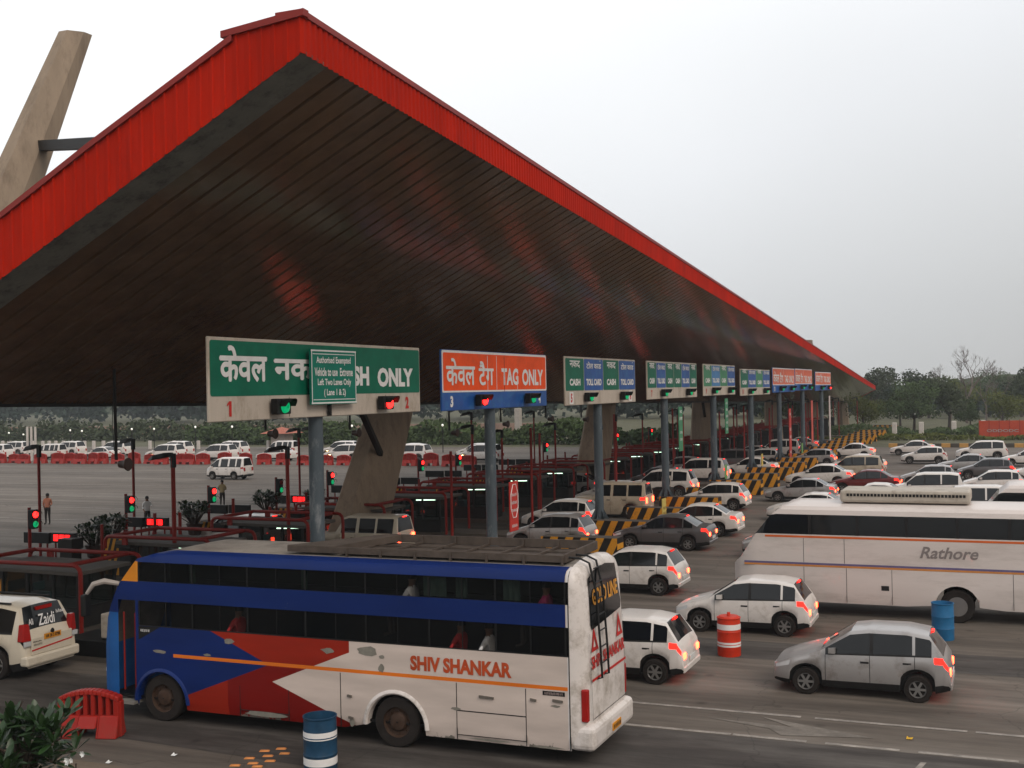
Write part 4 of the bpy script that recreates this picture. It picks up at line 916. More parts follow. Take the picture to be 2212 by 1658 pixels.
# ------------------------------------------------------------------ the blue bus
BX, BY0, BY1 = -12.9, 20.48, 23.03
def bus_side_material():
    m = bpy.data.materials.new('bus_side_paint'); m.use_nodes = True; n = m.node_tree.nodes; l = m.node_tree.links; b = n['Principled BSDF']
    b.inputs['Roughness'].default_value = .5; b.inputs['Specular IOR Level'].default_value = .2
    g = n.new('ShaderNodeTexCoord'); s = n.new('ShaderNodeSeparateXYZ'); l.new(g.outputs['Object'], s.inputs[0]); X, Y, Z = s.outputs
    def M(op, a, b_=None, c=None):
        q = n.new('ShaderNodeMath'); q.operation = op
        for i, v in enumerate((a, b_, c)):
            if v is None: continue
            if isinstance(v, (int, float)): q.inputs[i].default_value = v
            else: l.new(v, q.inputs[i])
        return q.outputs[0]
    def left(p, q):            # 1 where the point lies left (-x) of the line p-q
        (x0, z0), (x1, z1) = p, q; k = (x1 - x0) / (z1 - z0)
        return M('LESS_THAN', X, M('ADD', M('MULTIPLY', M('SUBTRACT', Z, z0), k), x0))
    def mix(f, a, c):
        q = n.new('ShaderNodeMixRGB'); l.new(f, q.inputs[0])
        if isinstance(a, tuple): q.inputs[1].default_value = (*a, 1)
        else: l.new(a, q.inputs[1])
        if isinstance(c, tuple): q.inputs[2].default_value = (*c, 1)
        else: l.new(c, q.inputs[2])
        return q.outputs[0]
    BLUE, RED, WHITE, ORG, GREY = (.002, .017, .115), (.27, .015, .004), (.60, .50, .44), (.72, .17, .015), (.17, .155, .13)
    blue = M('MULTIPLY', left((-15.43, 1.96), (-14.17, 1.43)), left((-14.17, 1.43), (-16.37, .59)))
    # upright line of blue towards the tip
    white = M('MULTIPLY', M('SUBTRACT', 1.0, left((-12.19, 1.84), (-14.09, 1.09))), M('SUBTRACT', 1.0, left((-14.09, 1.09), (-11.89, .26))))
    white = M('MAXIMUM', white, M('MULTIPLY', M('GREATER_THAN', X, -12.25), M('GREATER_THAN', Z, .9)))
    white = M('MAXIMUM', white, M('GREATER_THAN', X, -11.7))
    darkred = M('MULTIPLY', M('LESS_THAN', Z, 1.40), M('GREATER_THAN', X, -15.2))
    c = mix(darkred, RED, (.17, .004, .002)); c = mix(white, c, WHITE); c = mix(blue, c, BLUE)
    stripe = M('MULTIPLY', M('LESS_THAN', M('ABSOLUTE', M('SUBTRACT', Z, 1.452)), .036), M('GREATER_THAN', X, -16.6)); c = mix(stripe, c, ORG)
    up = M('GREATER_THAN', Z, 2.3); upm = mix(M('GREATER_THAN', X, -7.62), BLUE, WHITE); c = mix(up, c, upm)
    org = M('MULTIPLY', M('LESS_THAN', X, -17.52), M('MULTIPLY', M('GREATER_THAN', Z, 3.0), M('LESS_THAN', Z, 3.44))); c = mix(org, c, (.62, .22, .015))
    fr = M('MULTIPLY', M('LESS_THAN', X, -17.62), M('LESS_THAN', Z, 2.3)); c = mix(fr, c, (.012, .10, .32))
    rearw = M('GREATER_THAN', X, -7.60); c = mix(rearw, c, (.66, .62, .60))
    # chipped paint down to grey primer, more of it along the skirt
    nz_ = n.new('ShaderNodeTexNoise'); nz_.inputs['Scale'].default_value = 1.7; nz_.inputs['Detail'].default_value = 10; nz_.inputs['Roughness'].default_value = .72; l.new(g.outputs['Object'], nz_.inputs['Vector'])
    skirt = n.new('ShaderNodeMapRange'); skirt.inputs[1].default_value = .55; skirt.inputs[2].default_value = .28; skirt.inputs[3].default_value = 0; skirt.inputs[4].default_value = .17; l.new(Z, skirt.inputs[0])
    chip = M('GREATER_THAN', M('ADD', nz_.outputs[0], skirt.outputs[0]), .69); c = mix(chip, c, GREY)
    d = n.new('ShaderNodeTexNoise'); d.inputs['Scale'].default_value = .9; d.inputs['Detail'].default_value = 6
    mp = n.new('ShaderNodeMapping'); mp.inputs['Scale'].default_value = (.6, 1, 3); l.new(g.outputs['Object'], mp.inputs[0]); l.new(mp.outputs[0], d.inputs['Vector'])
    r_ = n.new('ShaderNodeMapRange'); r_.inputs[1].default_value = .3; r_.inputs[2].default_value = .7; r_.inputs[3].default_value = .80; r_.inputs[4].default_value = 1.06; l.new(d.outputs[0], r_.inputs[0])
    q = n.new('ShaderNodeMixRGB'); q.blend_type = 'MULTIPLY'; q.inputs[0].default_value = 1; l.new(c, q.inputs[1]); l.new(r_.outputs[0], q.inputs[2])
    l.new(q.outputs[0], b.inputs['Base Color']); 
    bp = n.new('ShaderNodeBump'); bp.inputs['Strength'].default_value = .25; bp.inputs['Distance'].default_value = .03; l.new(d.outputs[0], bp.inputs['Height']); l.new(bp.outputs[0], b.inputs['Normal'])
    return m
bus_m = bus_side_material()
bus_roof = mat('bus_roof', (.24, .21, .18), .7, var=.15, scale=1.5, dirt=(.12, .10, .085), dirt_amt=.8, dirt_scale=1.2)
bus_white = mat('bus_white', (.66, .60, .56), .4, var=.06, scale=2, dirt=(.30, .25, .20), dirt_amt=.6, dirt_scale=2.2, coat=.2)
rack_m = mat('rack_steel', (.085, .065, .052), .6, var=.3, scale=3, metal=.2)
bus_glass = mat('bus_glass', (.004, .005, .006), .12, var=.1, spec=.22, alpha=.55)
bus = thing('sleeper_bus', (BX, 21.75, 0), 'large blue, red and white two level sleeper bus in the foreground', 'bus')
BO = Vector((BX, 21.75, 0))
def ftop(x):      # outline of the raked front
    return lerp([(-18.62, 1.5), (-18.45, 2.15), (-18.07, 2.9), (-17.55, 3.5), (-17.1, 3.62), (-16.5, 3.72), (-7.2, 3.74)], x)
def rings_bus():
    lev = [(.0, .30), (.0, .55), (.0, 1.0), (.0, 1.42), (.0, 1.56), (.0, 2.06), (.0, 2.59), (.0, 3.01), (.0, 3.43), (.03, 3.54), (.11, 3.62), (.32, 3.67), (.8, 3.71), (1.275, 3.73)]
    xs = set([-18.62, -18.45, -18.3, -18.07, -17.8, -17.6, -17.52, -17.1, -16.6, -7.75, -7.6, -7.56])
    for wx in (-16.93, -11.22):
        for a in range(0, 181, 12): xs.add(round(wx + .64 * math.cos(R(a)), 3))
    x = -16.4
    while x < -7.8: xs.add(round(x, 2)); x += .8
    xs = sorted(xs); out = []
    for x in xs:
        zb = .30
        for wx in (-16.93, -11.22):
            dd = .64 ** 2 - (x - wx) ** 2
            if dd > 0: zb = max(zb, .42 + math.sqrt(dd) * 1.0)
        inset = .22 * max(0, (-18.2 - x) / .42) ** 1.5; ft = ftop(x); r_ = []
        for i, (d, z) in enumerate(lev):
            zz = max(z, zb) if i < 5 else z
            sk = .05 if i == 0 else 0
            zz = min(zz, ft - .10 + (z / 3.73) * .10) if z > ft - .1 else zz
            r_.append((x, BY0 + inset + d + sk, zz))
        for i in range(len(lev) - 2, -1, -1):
            xx, yy, zz = r_[i]; r_.append((x, BY0 + BY1 - yy, zz))
        out.append((x, r_))
    return out
RB = rings_bus(); n = len(RB[0][1]); mb = MB(); rf = MB()
mb.v = [p for _, r_ in RB for p in r_]
for i in range(len(RB) - 1):
    xa, xb = RB[i][0], RB[i + 1][0]
    for k in range(n - 1):
        kk = k if k < n // 2 else n - 2 - k
        if kk == 5 and xa >= -17.53: continue                 # lower window band
        if kk == 7 and xa >= -17.53: continue                 # upper window band
        if kk <= 5 and -18.08 <= xa and xb <= -17.58 and k < n // 2: continue   # open passenger door
        mb.m = 1 if kk >= 11 else 0
        mb.face((i * n + k, (i + 1) * n + k, (i + 1) * n + k + 1, i * n + k + 1))
mb.m = 0; mb.face(range(n - 1, -1, -1))
mb.build('body', [bus_m, bus_roof], bus, smooth=True, angle=30)
# rear cap
mb = MB(); secs = []
def rearx(z, f_): return -7.56 + (.36 - .13 * max(0, (z - 1.4) / 2.2) ** 1.4) * f_
lev = [(.06, .34), (0, .6), (0, 1.0), (0, 1.6), (0, 2.2), (0, 2.8), (0, 3.3), (.04, 3.50), (.13, 3.62), (.36, 3.70), (.8, 3.76), (1.275, 3.78)]
for f_, ins in ((0, 0), (.25, .015), (.6, .07), (.85, .16), (1.0, .34)):
    r_ = [(rearx(z, f_), BY0 + d + ins * (1 if z < 3.5 else .8), z - (ins * .55 if z > 3.3 else 0)) for d, z in lev]
    r_ += [(x_, BY0 + BY1 - y_, z_) for x_, y_, z_ in r_[-2::-1]]; secs.append(r_)
n2 = len(secs[0])
for s_ in secs: mb.v += s_
for i in range(len(secs) - 1):
    for k in range(n2 - 1): mb.face((i * n2 + k, (i + 1) * n2 + k, (i + 1) * n2 + k + 1, i * n2 + k + 1))
h_ = n2 // 2; last = (len(secs) - 1) * n2
for k in range(h_):
    a, b = last + k, last + n2 - 1 - k
    if k < h_ - 1: mb.face((a, a + 1, b - 1, b))
    else: mb.face((a, a + 1, b))
mb.build('rear_cap', bus_white, bus, smooth=True, angle=40)
MB().box(-7.62, -7.1, BY0 + .03, BY1 - .03, .30, .78).build('bumper', bus_white, bus, bevel=.12, seg=3)
def onback(off=.012):
    return lambda u, v, d: (rearx(v, 1) + off + d * .5, u, v)
def rearquad(mb, pts, off):
    mb.poly([(rearx(v, 1) + off, u, v) for u, v in pts])
mb = MB(); wp = [(20.86, 2.50), (22.62, 2.62), (22.66, 2.75), (22.5, 3.52), (21.9, 3.60), (21.2, 3.56), (20.88, 3.46), (20.8, 2.6)]
ctr = (21.7, 3.05)
for i in range(len(wp)):
    a, b = wp[i], wp[(i + 1) % len(wp)]
    for t0, t1 in ((0, .5), (.5, 1)):
        q = [(ctr[0] + (p[0] - ctr[0]) * t, ctr[1] + (p[1] - ctr[1]) * t) for p, t in ((a, t0), (b, t0), (b, t1), (a, t1))]
        rearquad(mb, q if t0 else [q[0], q[2], q[3]], .02)
mb.build('rear_window', glass_m, bus)
gold = mat('gold_letters', (.62, .27, .03), .5, var=.1)
text('GOLD LINE', 'X', 20.98, 22.5, 2.92, 3.22, 0, gold, bus, .03, xform=onback(.03))
text('SHIV SHANKAR', 'X', 20.72, 22.72, 1.78, 2.02, 0, letter_r, bus, .035, xform=onback(.016))
for cy_ in (20.95, 22.45):
    mb = MB(); o_ = [(cy_ - .2, 2.1), (cy_ + .2, 2.1), (cy_, 2.55)]; i_ = [(cy_ - .085, 2.17), (cy_ + .085, 2.17), (cy_, 2.37)]
    for a in range(3): b = (a + 1) % 3; rearquad(mb, [o_[a], o_[b], i_[b], i_[a]], .016)
    mb.build('triangle_mark', letter_r, bus)
mb = MB(); rearquad(mb, [(20.7, 1.56), (22.75, 1.56), (22.75, 1.61), (20.7, 1.61)], .016); mb.build('red_line', letter_r, bus)
mb = MB(); rearquad(mb, [(20.74, .86), (22.72, .86), (22.72, .872), (20.74, .872)], .014)
for u in (20.70, 22.74): rearquad(mb, [(u, .84), (u + .014, .84), (u + .014, 2.45), (u, 2.45)], .014)
mb.build('hatch_gap', trim_m, bus)
for u in (20.57, 22.84):
    MB().box(-7.36, -7.225, u - .05, u + .06, .85, 1.45).build('taillight', tail_off, bus, bevel=.02)
lpm = MB().box(-7.1, -7.08, 21.55, 22.05, .44, .58).build('licence_plate', plate_m, bus)
scribble('X', 21.58, 22.02, .47, .55, -7.077, black, bus, 9)
# ladder over the roof edge
mb = MB()
for u in (21.02, 21.42):
    mb.tube([(-7.9, u, 3.82), (-7.5, u, 3.80), (-7.32, u, 3.72), (rearx(3.2, 1) + .10, u, 3.2), (rearx(2.2, 1) + .10, u, 2.2), (rearx(1.6, 1) + .10, u, 1.58), (rearx(1.6, 1), u, 1.56)], .022, 6)
for z in (1.85, 2.15, 2.45, 2.75, 3.05, 3.35, 3.62): mb.tube([(rearx(z, 1) + .10, 21.02, z), (rearx(z, 1) + .10, 21.42, z)], .014, 6)
mb.build('ladder', black, bus, smooth=True)
# lettering, locker seams, handles on the side
text('SHIV SHANKAR', 'Y', -10.87, -8.72, 1.57, 1.86, BY0 - .006, mat('rust_letters', (.42, .06, .015), .5, var=.25, scale=5), bus, .045)
MB().box(-8.1, -7.66, BY0 - .005, BY0 + .01, 1.31, 1.39).build('name_plate', black, bus); scribble('Y', -8.06, -7.7, 1.325, 1.375, BY0 - .007, mat('dull_letters', (.35, .27, .25), .7), bus, 5)
MB().poly([(-17.52, BY0 - .004, 2.04), (-16.95, BY0 - .004, 2.04), (-17.52, BY0 - .004, 1.74)]).build('black_corner', black, bus)
scribble('Y', -17.46, -17.22, 1.92, 1.98, BY0 - .006, letter_w, bus, 8)
mb = MB()
def seam(x0, x1, z0, z1): mb.box(x0, x1, BY0 - .004, BY0 + .01, z0, z1)
for x_ in (-12.47, -9.89, -8.45): seam(x_, x_ + .014, .32, 1.40)
for x_ in (-14.9, -13.7): seam(x_, x_ + .012, .32, .95)
seam(-9.89, -8.45, .86, .88); seam(-9.89, -8.45, .40, .412); seam(-14.9, -13.7, .44, .452); seam(-17.5, -7.56, 2.045, 2.06); seam(-7.575, -7.555, .32, 3.4)
mb.build('locker_seam', trim_m, bus)
mb = MB()
for x_, z_, w_ in ((-9.4, 1.17, .30), (-12.3, .95, .10), (-8.35, 1.20, .12), (-12.28, .52, .1), (-7.9, 1.22, .2)): mb.hexa([(x_, BY0 - .03, z_ - .02), (x_ + w_, BY0 - .03, z_ - .025), (x_ + w_, BY0, z_ - .025), (x_, BY0, z_ - .02), (x_, BY0 - .03, z_ + .03), (x_ + w_, BY0 - .03, z_ + .015), (x_ + w_, BY0, z_ + .015), (x_, BY0, z_ + .03)])
mb.build('locker_handle', mat('dull_metal', (.16, .14, .12), .5, metal=.4), bus)
# scuffs with shapes of their own
mb = MB(); scuff = mat('bare_primer', (.20, .185, .155), .8, var=.2, scale=9)
def blob(cx_, cz_, w_, h_, sd):
    rd = random.Random(sd); m_ = 11; mb = MB(); mb.poly([(cx_ + w_ / 2 * math.cos(2 * math.pi * k / m_) * rd.uniform(.65, 1.15), BY0 - .005, cz_ + h_ / 2 * math.sin(2 * math.pi * k / m_) * rd.uniform(.6, 1.15)) for k in range(m_)]); mb.build('scuff', scuff, bus)
for q in ((-11.85, 1.88, .55, .20), (-12.75, 1.82, .32, .13), (-15.15, 1.86, .28, .12), (-11.5, 1.78, .15, .10), (-11.52, 1.55, .14, .18), (-16.95, 1.52, .42, .08), (-15.7, 1.53, .22, .07), (-9.9, .90, .22, .08), (-7.85, 1.12, .22, .05), (-14.3, .40, 1.1, .12), (-12.2, .42, .16, .18), (-8.0, .34, .7, .06), (-9.2, .36, .9, .05)): blob(*q[:4], int(abs(q[0]) * 100))
# window bands: glass, pillars, passengers' dark interior
mb = MB(); mg = MB()
for z0, z1, ys in ((2.06, 2.59, 0), (3.01, 3.43, 0)):
    for yy, inn in ((BY0, .035), (BY1, -.035)):
        mg = MB(); mg.poly([(-17.5, yy + inn, z0), (-7.56, yy + inn, z0), (-7.56, yy + inn, z1), (-17.5, yy + inn, z1)]); mg.build('side_window', bus_glass, bus)
        for e_ in (z0, z1): mb.poly([(-17.52, yy, e_), (-7.56, yy, e_), (-7.56, yy + inn, e_), (-17.52, yy + inn, e_)])
        for i in range(8):
            x_ = -17.5 + i * 1.41
            mb.box(x_ - .02, x_ + .02, yy + inn * .6 - .012, yy + inn * .3 + .012, z0, z1)
            if i < 7: mb.box(x_ + .70, x_ + .72, yy + inn * .6 - .008, yy + inn * .6 + .008, z0, z1)
mb.build('window_frame', black, bus)
MB().box(-18.4, -7.7, BY0 + .1, BY1 - .1, .45, .5).build('lower_floor', black, bus)
mb = MB(); mb.box(-16.6, -7.7, BY0 + .9, BY1 - .2, 2.62, 2.95); mb.box(-17.45, -7.7, BY0 + 1.0, BY0 + 1.04, .5, 3.6); mb.build('aisle_wall', black, bus)
curt = mat('curtain', (.05, .08, .065), .9, var=.3); mb = MB()
for x_, w_ in ((-8.9, .35), (-9.9, .25), (-10.6, .5), (-13.4, .15), (-16.2, .15)):
    for k in range(6): mb.poly([(x_ + w_ * k / 6, BY0 + .09 + .03 * (k % 2), 3.02), (x_ + w_ * (k + 1) / 6, BY0 + .12 - .03 * (k % 2), 3.02), (x_ + w_ * (k + 1) / 6, BY0 + .12 - .03 * (k % 2), 3.42), (x_ + w_ * k / 6, BY0 + .09 + .03 * (k % 2), 3.42)])
mb.build('curtain', curt, bus)
# windscreen, mirror, front, wheels, door step
mb = MB()
pts = [(-18.60, 1.62), (-18.45, 2.13), (-18.09, 2.86)]
for (xa, za), (xb, zb) in zip(pts, pts[1:]): mb.poly([(xa - .02, BY0 + .34, za), (xa - .02, BY1 - .34, za), (xb - .02, BY1 - .26, zb), (xb - .02, BY0 + .26, zb)])
mb.build('windscreen', glass_m, bus)
for u in (BY0 + .38, BY1 - .38): MB().lathe([(.0, 0), (.13, 0), (.11, -.05)], (-18.63, u, .95), ax='x', n=16, cap=False).build('headlight', head_off, bus)
mb = MB(); mb.tube([(-18.05, BY0 + .02, 2.93), (-18.3, BY0 - .16, 3.0), (-18.55, BY0 - .22, 2.93), (-18.72, BY0 - .24, 2.72)], [.05, .065, .06, .04], 8); ar = mb.build('mirror_arm', mat('mirror_grey', (.34, .30, .27), .5), bus, smooth=True)
MB().box(-18.84, -18.70, BY0 - .34, BY0 - .12, 2.22, 2.70).build('mirror', black, ar, world=True, bevel=.03)
MB().box(-18.05, -17.6, BY0 - .10, BY0 + .5, .34, .40).build('door_step', mat('chequer_plate', (.28, .26, .23), .5, metal=.4), bus)
mb = MB(); mb.tube([(-17.66, BY0 + .06, .6), (-17.66, BY0 + .06, 2.3)], .02, 6); mb.tube([(-18.0, BY0 + .1, .6), (-18.0, BY0 + .1, 2.3)], .02, 6); mb.build('grab_rail', red_pipe, bus)
for wx in (-16.93, -11.22):
    for yy, s_ in ((BY0 + .17, -1), (BY1 - .17, 1)):
        c_ = (wx, yy, .50); d_ = .13 * s_
        wl = MB().lathe([(.27, -d_), (.46, -d_), (.50, -d_ * .7), (.50, d_ * .7), (.47, d_), (.30, d_ * .95), (.29, d_ * .3), (.01, d_ * .2)], c_, ax='y', n=32, cap=False).build('wheel', rubber, bus, smooth=True)
        mb = MB(); mb.lathe([(.30, d_ * .93), (.28, d_ * .4), (.20, d_ * .3), (.16, d_ * .75), (.10, d_ * .9), (.02, d_ * .92)], c_, ax='y', n=24, cap=False)
        for q in range(8):
            t = q * math.pi / 4; mb.lathe([(.018, d_ * .3), (.018, d_ * .6)], (wx + .23 * math.cos(t), yy, .5 + .23 * math.sin(t)), ax='y', n=6)
        mb.build('hub', rimrust, wl, world=True, smooth=True)
        mb = MB(); pr = None
        for a in range(0, 181, 10):
            ca, sa = math.cos(R(a)), math.sin(R(a)); zc = .42
            ring = [(wx + .64 * ca, BY0 - .0, zc + .64 * sa), (wx + .67 * ca, BY0 - .03, zc + .67 * sa), (wx + .72 * ca, BY0 - .015, zc + .72 * sa), (wx + .74 * ca, BY0 + .005, zc + .74 * sa), (wx + .64 * ca, BY0 + .18, zc + .64 * sa)]
            i = len(mb.v); mb.v += ring
            if pr is not None:
                for k in range(3): mb.face((pr + k, pr + k + 1, i + k + 1, i + k))
                mb.face((pr, i, i + 4, pr + 4))
            pr = i
        if s_ < 0: mb.build('wheel_arch', bus_white if wx > -12 else mat('bus_blue', (.002, .017, .115), .4), bus, smooth=True)
# roof carrier
mb = MB(); z0 = 3.74
def rail(p, q, w_=.05, h_=.20): mb.beam(p, q, w_, h_)
xa, xb, ya, yb = -13.9, -7.75, 20.86, 22.72
rail((xa, ya, z0 + .06), (xb, ya, z0 + .06), .05, .13); rail((xa + 1.4, yb, z0 + .09), (xb, yb, z0 + .09), .05, .17); rail((xb, ya, z0 + .07), (xb, yb, z0 + .09), .05, .16)
mb.hexa([(xa, ya, z0 + .02), (xa + 1.3, yb, z0 + .02), (xa + 1.7, yb, z0 + .02), (xa + 1.1, ya, z0 + .02), (xa, ya, z0 + .13), (xa + 1.3, yb, z0 + .17), (xa + 1.7, yb, z0 + .17), (xa + 1.1, ya, z0 + .13)])
x_ = xa + 1.4
while x_ < xb:
    mb.box(x_, x_ + .05, ya, yb, z0, z0 + .04); mb.box(x_, x_ + .06, yb - .06, yb - .03, z0, z0 + .17); mb.box(x_, x_ + .05, ya - .04, ya, z0 - .12, z0 + .1); x_ += .78
mb.box(xa + 1.2, xb, ya + .5, ya + .54, z0, z0 + .03); mb.box(xa + 1.2, xb, ya + 1.2, ya + 1.24, z0, z0 + .03)
mb.poly([(xa + 1.2, ya, z0 - .01), (xb, ya, z0 - .01), (xb, yb, z0 - .01), (xa + 1.2, yb, z0 - .01)])
mb.build('roof_rack', rack_m, bus)

# ------------------------------------------------------------------ white coaches
coach_m = mat('coach_white', (.64, .57, .53), .4, var=.05, scale=1, dirt=(.46, .40, .36), dirt_amt=.5, dirt_scale=.8, coat=.2, stretch=(.3, 1, 1.5))
def coach(x0, y0, label, full=True):
    Ln = 11.4; o = thing('white_coach', (x0 + Ln / 2, y0 + 1.27, 0), label, 'coach', 'white coaches crossing the plaza'); y1 = y0 + 2.54
    lev = [(.05, .42), (0, .7), (0, 1.15), (0, 1.55), (0, 2.34), (0, 2.46), (.03, 3.06), (.06, 3.2), (.16, 3.30), (.4, 3.36), (1.27, 3.40)]
    fr = [(0, 1.5), (.25, 1.75), (.7, 2.45), (1.15, 3.0), (1.5, 3.3), (1.9, 3.4), (Ln, 3.4)]
    xs = set([0, .12, .25, .7, 1.15, 1.5, 1.9, Ln - .3, Ln - .1, Ln]); whs = (1.35, 6.5)
    for wx in whs:
        for a in range(0, 181, 15): xs.add(round(wx + .6 * math.cos(R(a)), 3))
    q = 2.4
    while q < Ln - .4: xs.add(round(q, 2)); q += .9
    xs = sorted(xs); rs = []
    for x in xs:
        zb = .42
        for wx in whs:
            dd = .36 - (x - wx) ** 2
            if dd > 0: zb = max(zb, .48 + math.sqrt(dd))
        ins = .25 * max(0, 1 - x / .4) ** 1.6 + .12 * max(0, 1 - (Ln - x) / .3) ** 1.6; f_ = lerp(fr, x); r_ = []
        for i, (d, z) in enumerate(lev):
            zz = max(z, zb) if i < 4 else z; zz = min(zz, f_ - .05 + .05 * z / 3.4) if z > f_ - .05 else zz
            r_.append((x0 + x, y0 + d + ins, zz))
        r_ += [(a, y0 + y1 - b, c) for a, b, c in r_[-2::-1]]; rs.append(r_)
    n = len(rs[0]); mb = MB(); gl = MB(); gr = MB(); ws = MB()
    for r_ in rs: mb.v += r_
    for i in range(len(rs) - 1):
        for k in range(n - 1):
            kk = k if k < n // 2 else n - 2 - k; f4 = (rs[i][k], rs[i + 1][k], rs[i + 1][k + 1], rs[i][k + 1])
            if kk == 5 and xs[i] >= .7 and xs[i + 1] <= Ln - .2: (gl if k < n // 2 else gr).poly(f4); continue
            if kk >= 5 and xs[i] >= .12 and xs[i + 1] <= 1.16: ws.poly(f4); continue
            mb.face((i * n + k, (i + 1) * n + k, (i + 1) * n + k + 1, i * n + k + 1))
    mb.face(range(n - 1, -1, -1)); mb.face(range((len(rs) - 1) * n, len(rs) * n))
    mb.build('body', coach_m, o, smooth=True, angle=30); gl.build('side_window', glass_m, o); gr.build('side_window', glass_m, o); ws.build('windscreen', glass_m, o)
    mb = MB()
    for i in range(7): mb.box(x0 + 2.3 + i * 1.4, x0 + 2.38 + i * 1.4, y0 - .004, y0 + .03, 2.46, 3.06)
    mb.build('window_pillar', trim_m, o)
    MB().box(x0 + 1.0, x0 + Ln - .2, y0 - .005, y0, 2.36, 2.42).build('orange_stripe', mat('stripe_orange', (.62, .12, .02), .5), o)
    MB().box(x0 + .35, x0 + Ln - .2, y0 - .005, y0, 1.55, 1.61).build('violet_stripe', mat('stripe_violet', (.13, .11, .22), .5), o)
    MB().box(x0 + .35, x0 + Ln - .2, y0 - .005, y0, 1.49, 1.546).build('amber_stripe', mat('stripe_amber', (.55, .22, .06), .5), o)
    mb = MB()
    for x_ in (2.15, 3.4, 4.7, 8.0, 9.4): mb.box(x0 + x_, x0 + x_ + .012, y0 - .004, y0 + .01, .45, 1.48)
    for x_ in (2.15, 3.35): mb.box(x0 + x_, x0 + x_ + .012, y0 - .004, y0 + .01, 1.62, 2.35)
    mb.box(x0 + 4.4, x0 + 4.62, y0 - .006, y0, .86, 1.0); mb.build('locker_seam', trim_m, o)
    MB().box(x0 + 3.2, x0 + 6.9, y0 + .45, y1 - .45, 3.41, 3.78).build('air_conditioner', ac_white, o, bevel=.08, seg=2)
    mb = MB()
    for i in range(34): mb.box(x0 + 3.4 + i * .1, x0 + 3.47 + i * .1, y0 + .44, y0 + .455, 3.60, 3.68)
    mb.build('vent_slots', black, o)
    if full: text('Rathore', 'Y', x0 + 5.5, x0 + 7.1, 1.86, 2.2, y0 - .008, mat('grey_letters', (.22, .19, .18), .5), o, .02, shear=.3)
    for s_ in (.3, 2.2): MB().box(x0 - .02, x0 + .08, y0 + s_, y0 + s_ + .3, .8, 1.0).build('headlight', head_off, o, bevel=.03)
    for wx in whs:
        for yy, s_ in ((y0 + .16, -1), (y1 - .16, 1)):
            c_ = (x0 + wx, yy, .48); d_ = .12 * s_
            wl = MB().lathe([(.26, -d_), (.44, -d_), (.48, -d_ * .7), (.48, d_ * .7), (.45, d_), (.28, d_ * .9), (.27, d_ * .3), (.01, d_ * .2)], c_, ax='y', n=28, cap=False).build('wheel', rubber, o, smooth=True)
            MB().lathe([(.28, d_ * .9), (.26, d_ * .4), (.12, d_ * .5), (.08, d_ * .8), (.01, d_ * .8)], c_, ax='y', n=20).build('hub', rim_m, wl, smooth=True)
    return o
coach(-7.95, 36.4, 'white coach reading Rathore with orange and violet stripes at right')
coach(-1.5, 45.0, 'second white coach behind the roof of the Rathore coach', False)

# ------------------------------------------------------------------ drums, barriers, studs
def drum(name, x, y, r, h, m, bands, label, lid=False, open_=True):
    o = thing(name, (x, y, 0), label, 'drum')
    prof = [(r * .97, 0), (r, .03), (r, h * .30), (r * 1.03, h * .32), (r, h * .34), (r, h * .62), (r * 1.03, h * .64), (r, h * .66), (r * .98, h * .96), (r * 1.03, h * .98), (r * 1.03, h), (r * .96, h)]
    if open_: prof += [(r * .94, h * .7)]
    MB().lathe(prof, (x, y, 0), n=36).build('barrel', m, o, smooth=True, angle=25)
    for z0, z1 in bands: MB().lathe([(r * 1.012, z0), (r * 1.016, (z0 + z1) / 2), (r * 1.012, z1)], (x, y, 0), n=36, cap=False).build('reflective_band', letter_w, o, smooth=True)
    if lid: MB().lathe([(r * .9, h), (r * .85, h + .03), (.05, h + .03), (.04, h + .12)], (x, y, 0), n=24).build('lid', barrel_r, o, smooth=True)
    return o
drum('blue_drum', -11.93, 18.85, .31, 1.02, drum_b, ((.62, .76), (.14, .28)), 'dark blue drum with two white bands in front of the bus')
drum('striped_barrel', -6.8, 30.45, .30, 1.0, barrel_r, ((.70, .84), (.26, .38)), 'red barrel with white bands among the traffic', lid=True, open_=False)
drum('blue_drum', -1.74, 34.1, .29, 1.0, drum_bb, (), 'bright blue drum below the coach lettering', open_=True)
def barrier_mesh():
    mb = MB(); W_, H_ = 1.62, 1.05; hw = W_ / 2
    def zt(u): return H_ - .16 * (u / hw) ** 2
    # slotted upper panel made of bars, closed lower tank
    ns = 7; sl = .09; edges = [-hw]; slots = []
    for i in range(ns):
        c_ = -hw + W_ * (i + 1) / (ns + 1); slots.append((c_ - sl / 2, c_ + sl / 2))
    cur = -hw
    def col(u0, u1, z0, z1a, z1b, th):
        mb.hexa([(u0, -th, z0), (u1, -th, z0), (u1, th, z0), (u0, th, z0), (u0, -th, z1a), (u1, -th, z1b), (u1, th, z1b), (u0, th, z1a)])
    for a, b in slots + [(hw, hw)]:
        col(cur, a, .46, zt(cur) - .10, zt(a) - .10, .12); cur = b
    m_ = 14
    for i in range(m_):
        u0, u1 = -hw + W_ * i / m_, -hw + W_ * (i + 1) / m_
        mb.hexa([(u0, -.14, zt(u0) - .11), (u1, -.14, zt(u1) - .11), (u1, .14, zt(u1) - .11), (u0, .14, zt(u0) - .11), (u0, -.13, zt(u0)), (u1, -.13, zt(u1)), (u1, .13, zt(u1)), (u0, .13, zt(u0))])
    def low(u0, u1, z0): mb.hexa([(u0, -.30, z0), (u1, -.30, z0), (u1, .30, z0), (u0, .30, z0), (u0, -.135, .48), (u1, -.135, .48), (u1, .135, .48), (u0, .135, .48)])
    low(-hw, -.25, 0); low(.25, .30, 0); low(.30, hw, 0); low(-.25, .25, .22)
    for s_ in (-1, 1): mb.box(s_ * hw - .05, s_ * hw + .05, -.09, .09, 0, H_ - .25)
    return mb
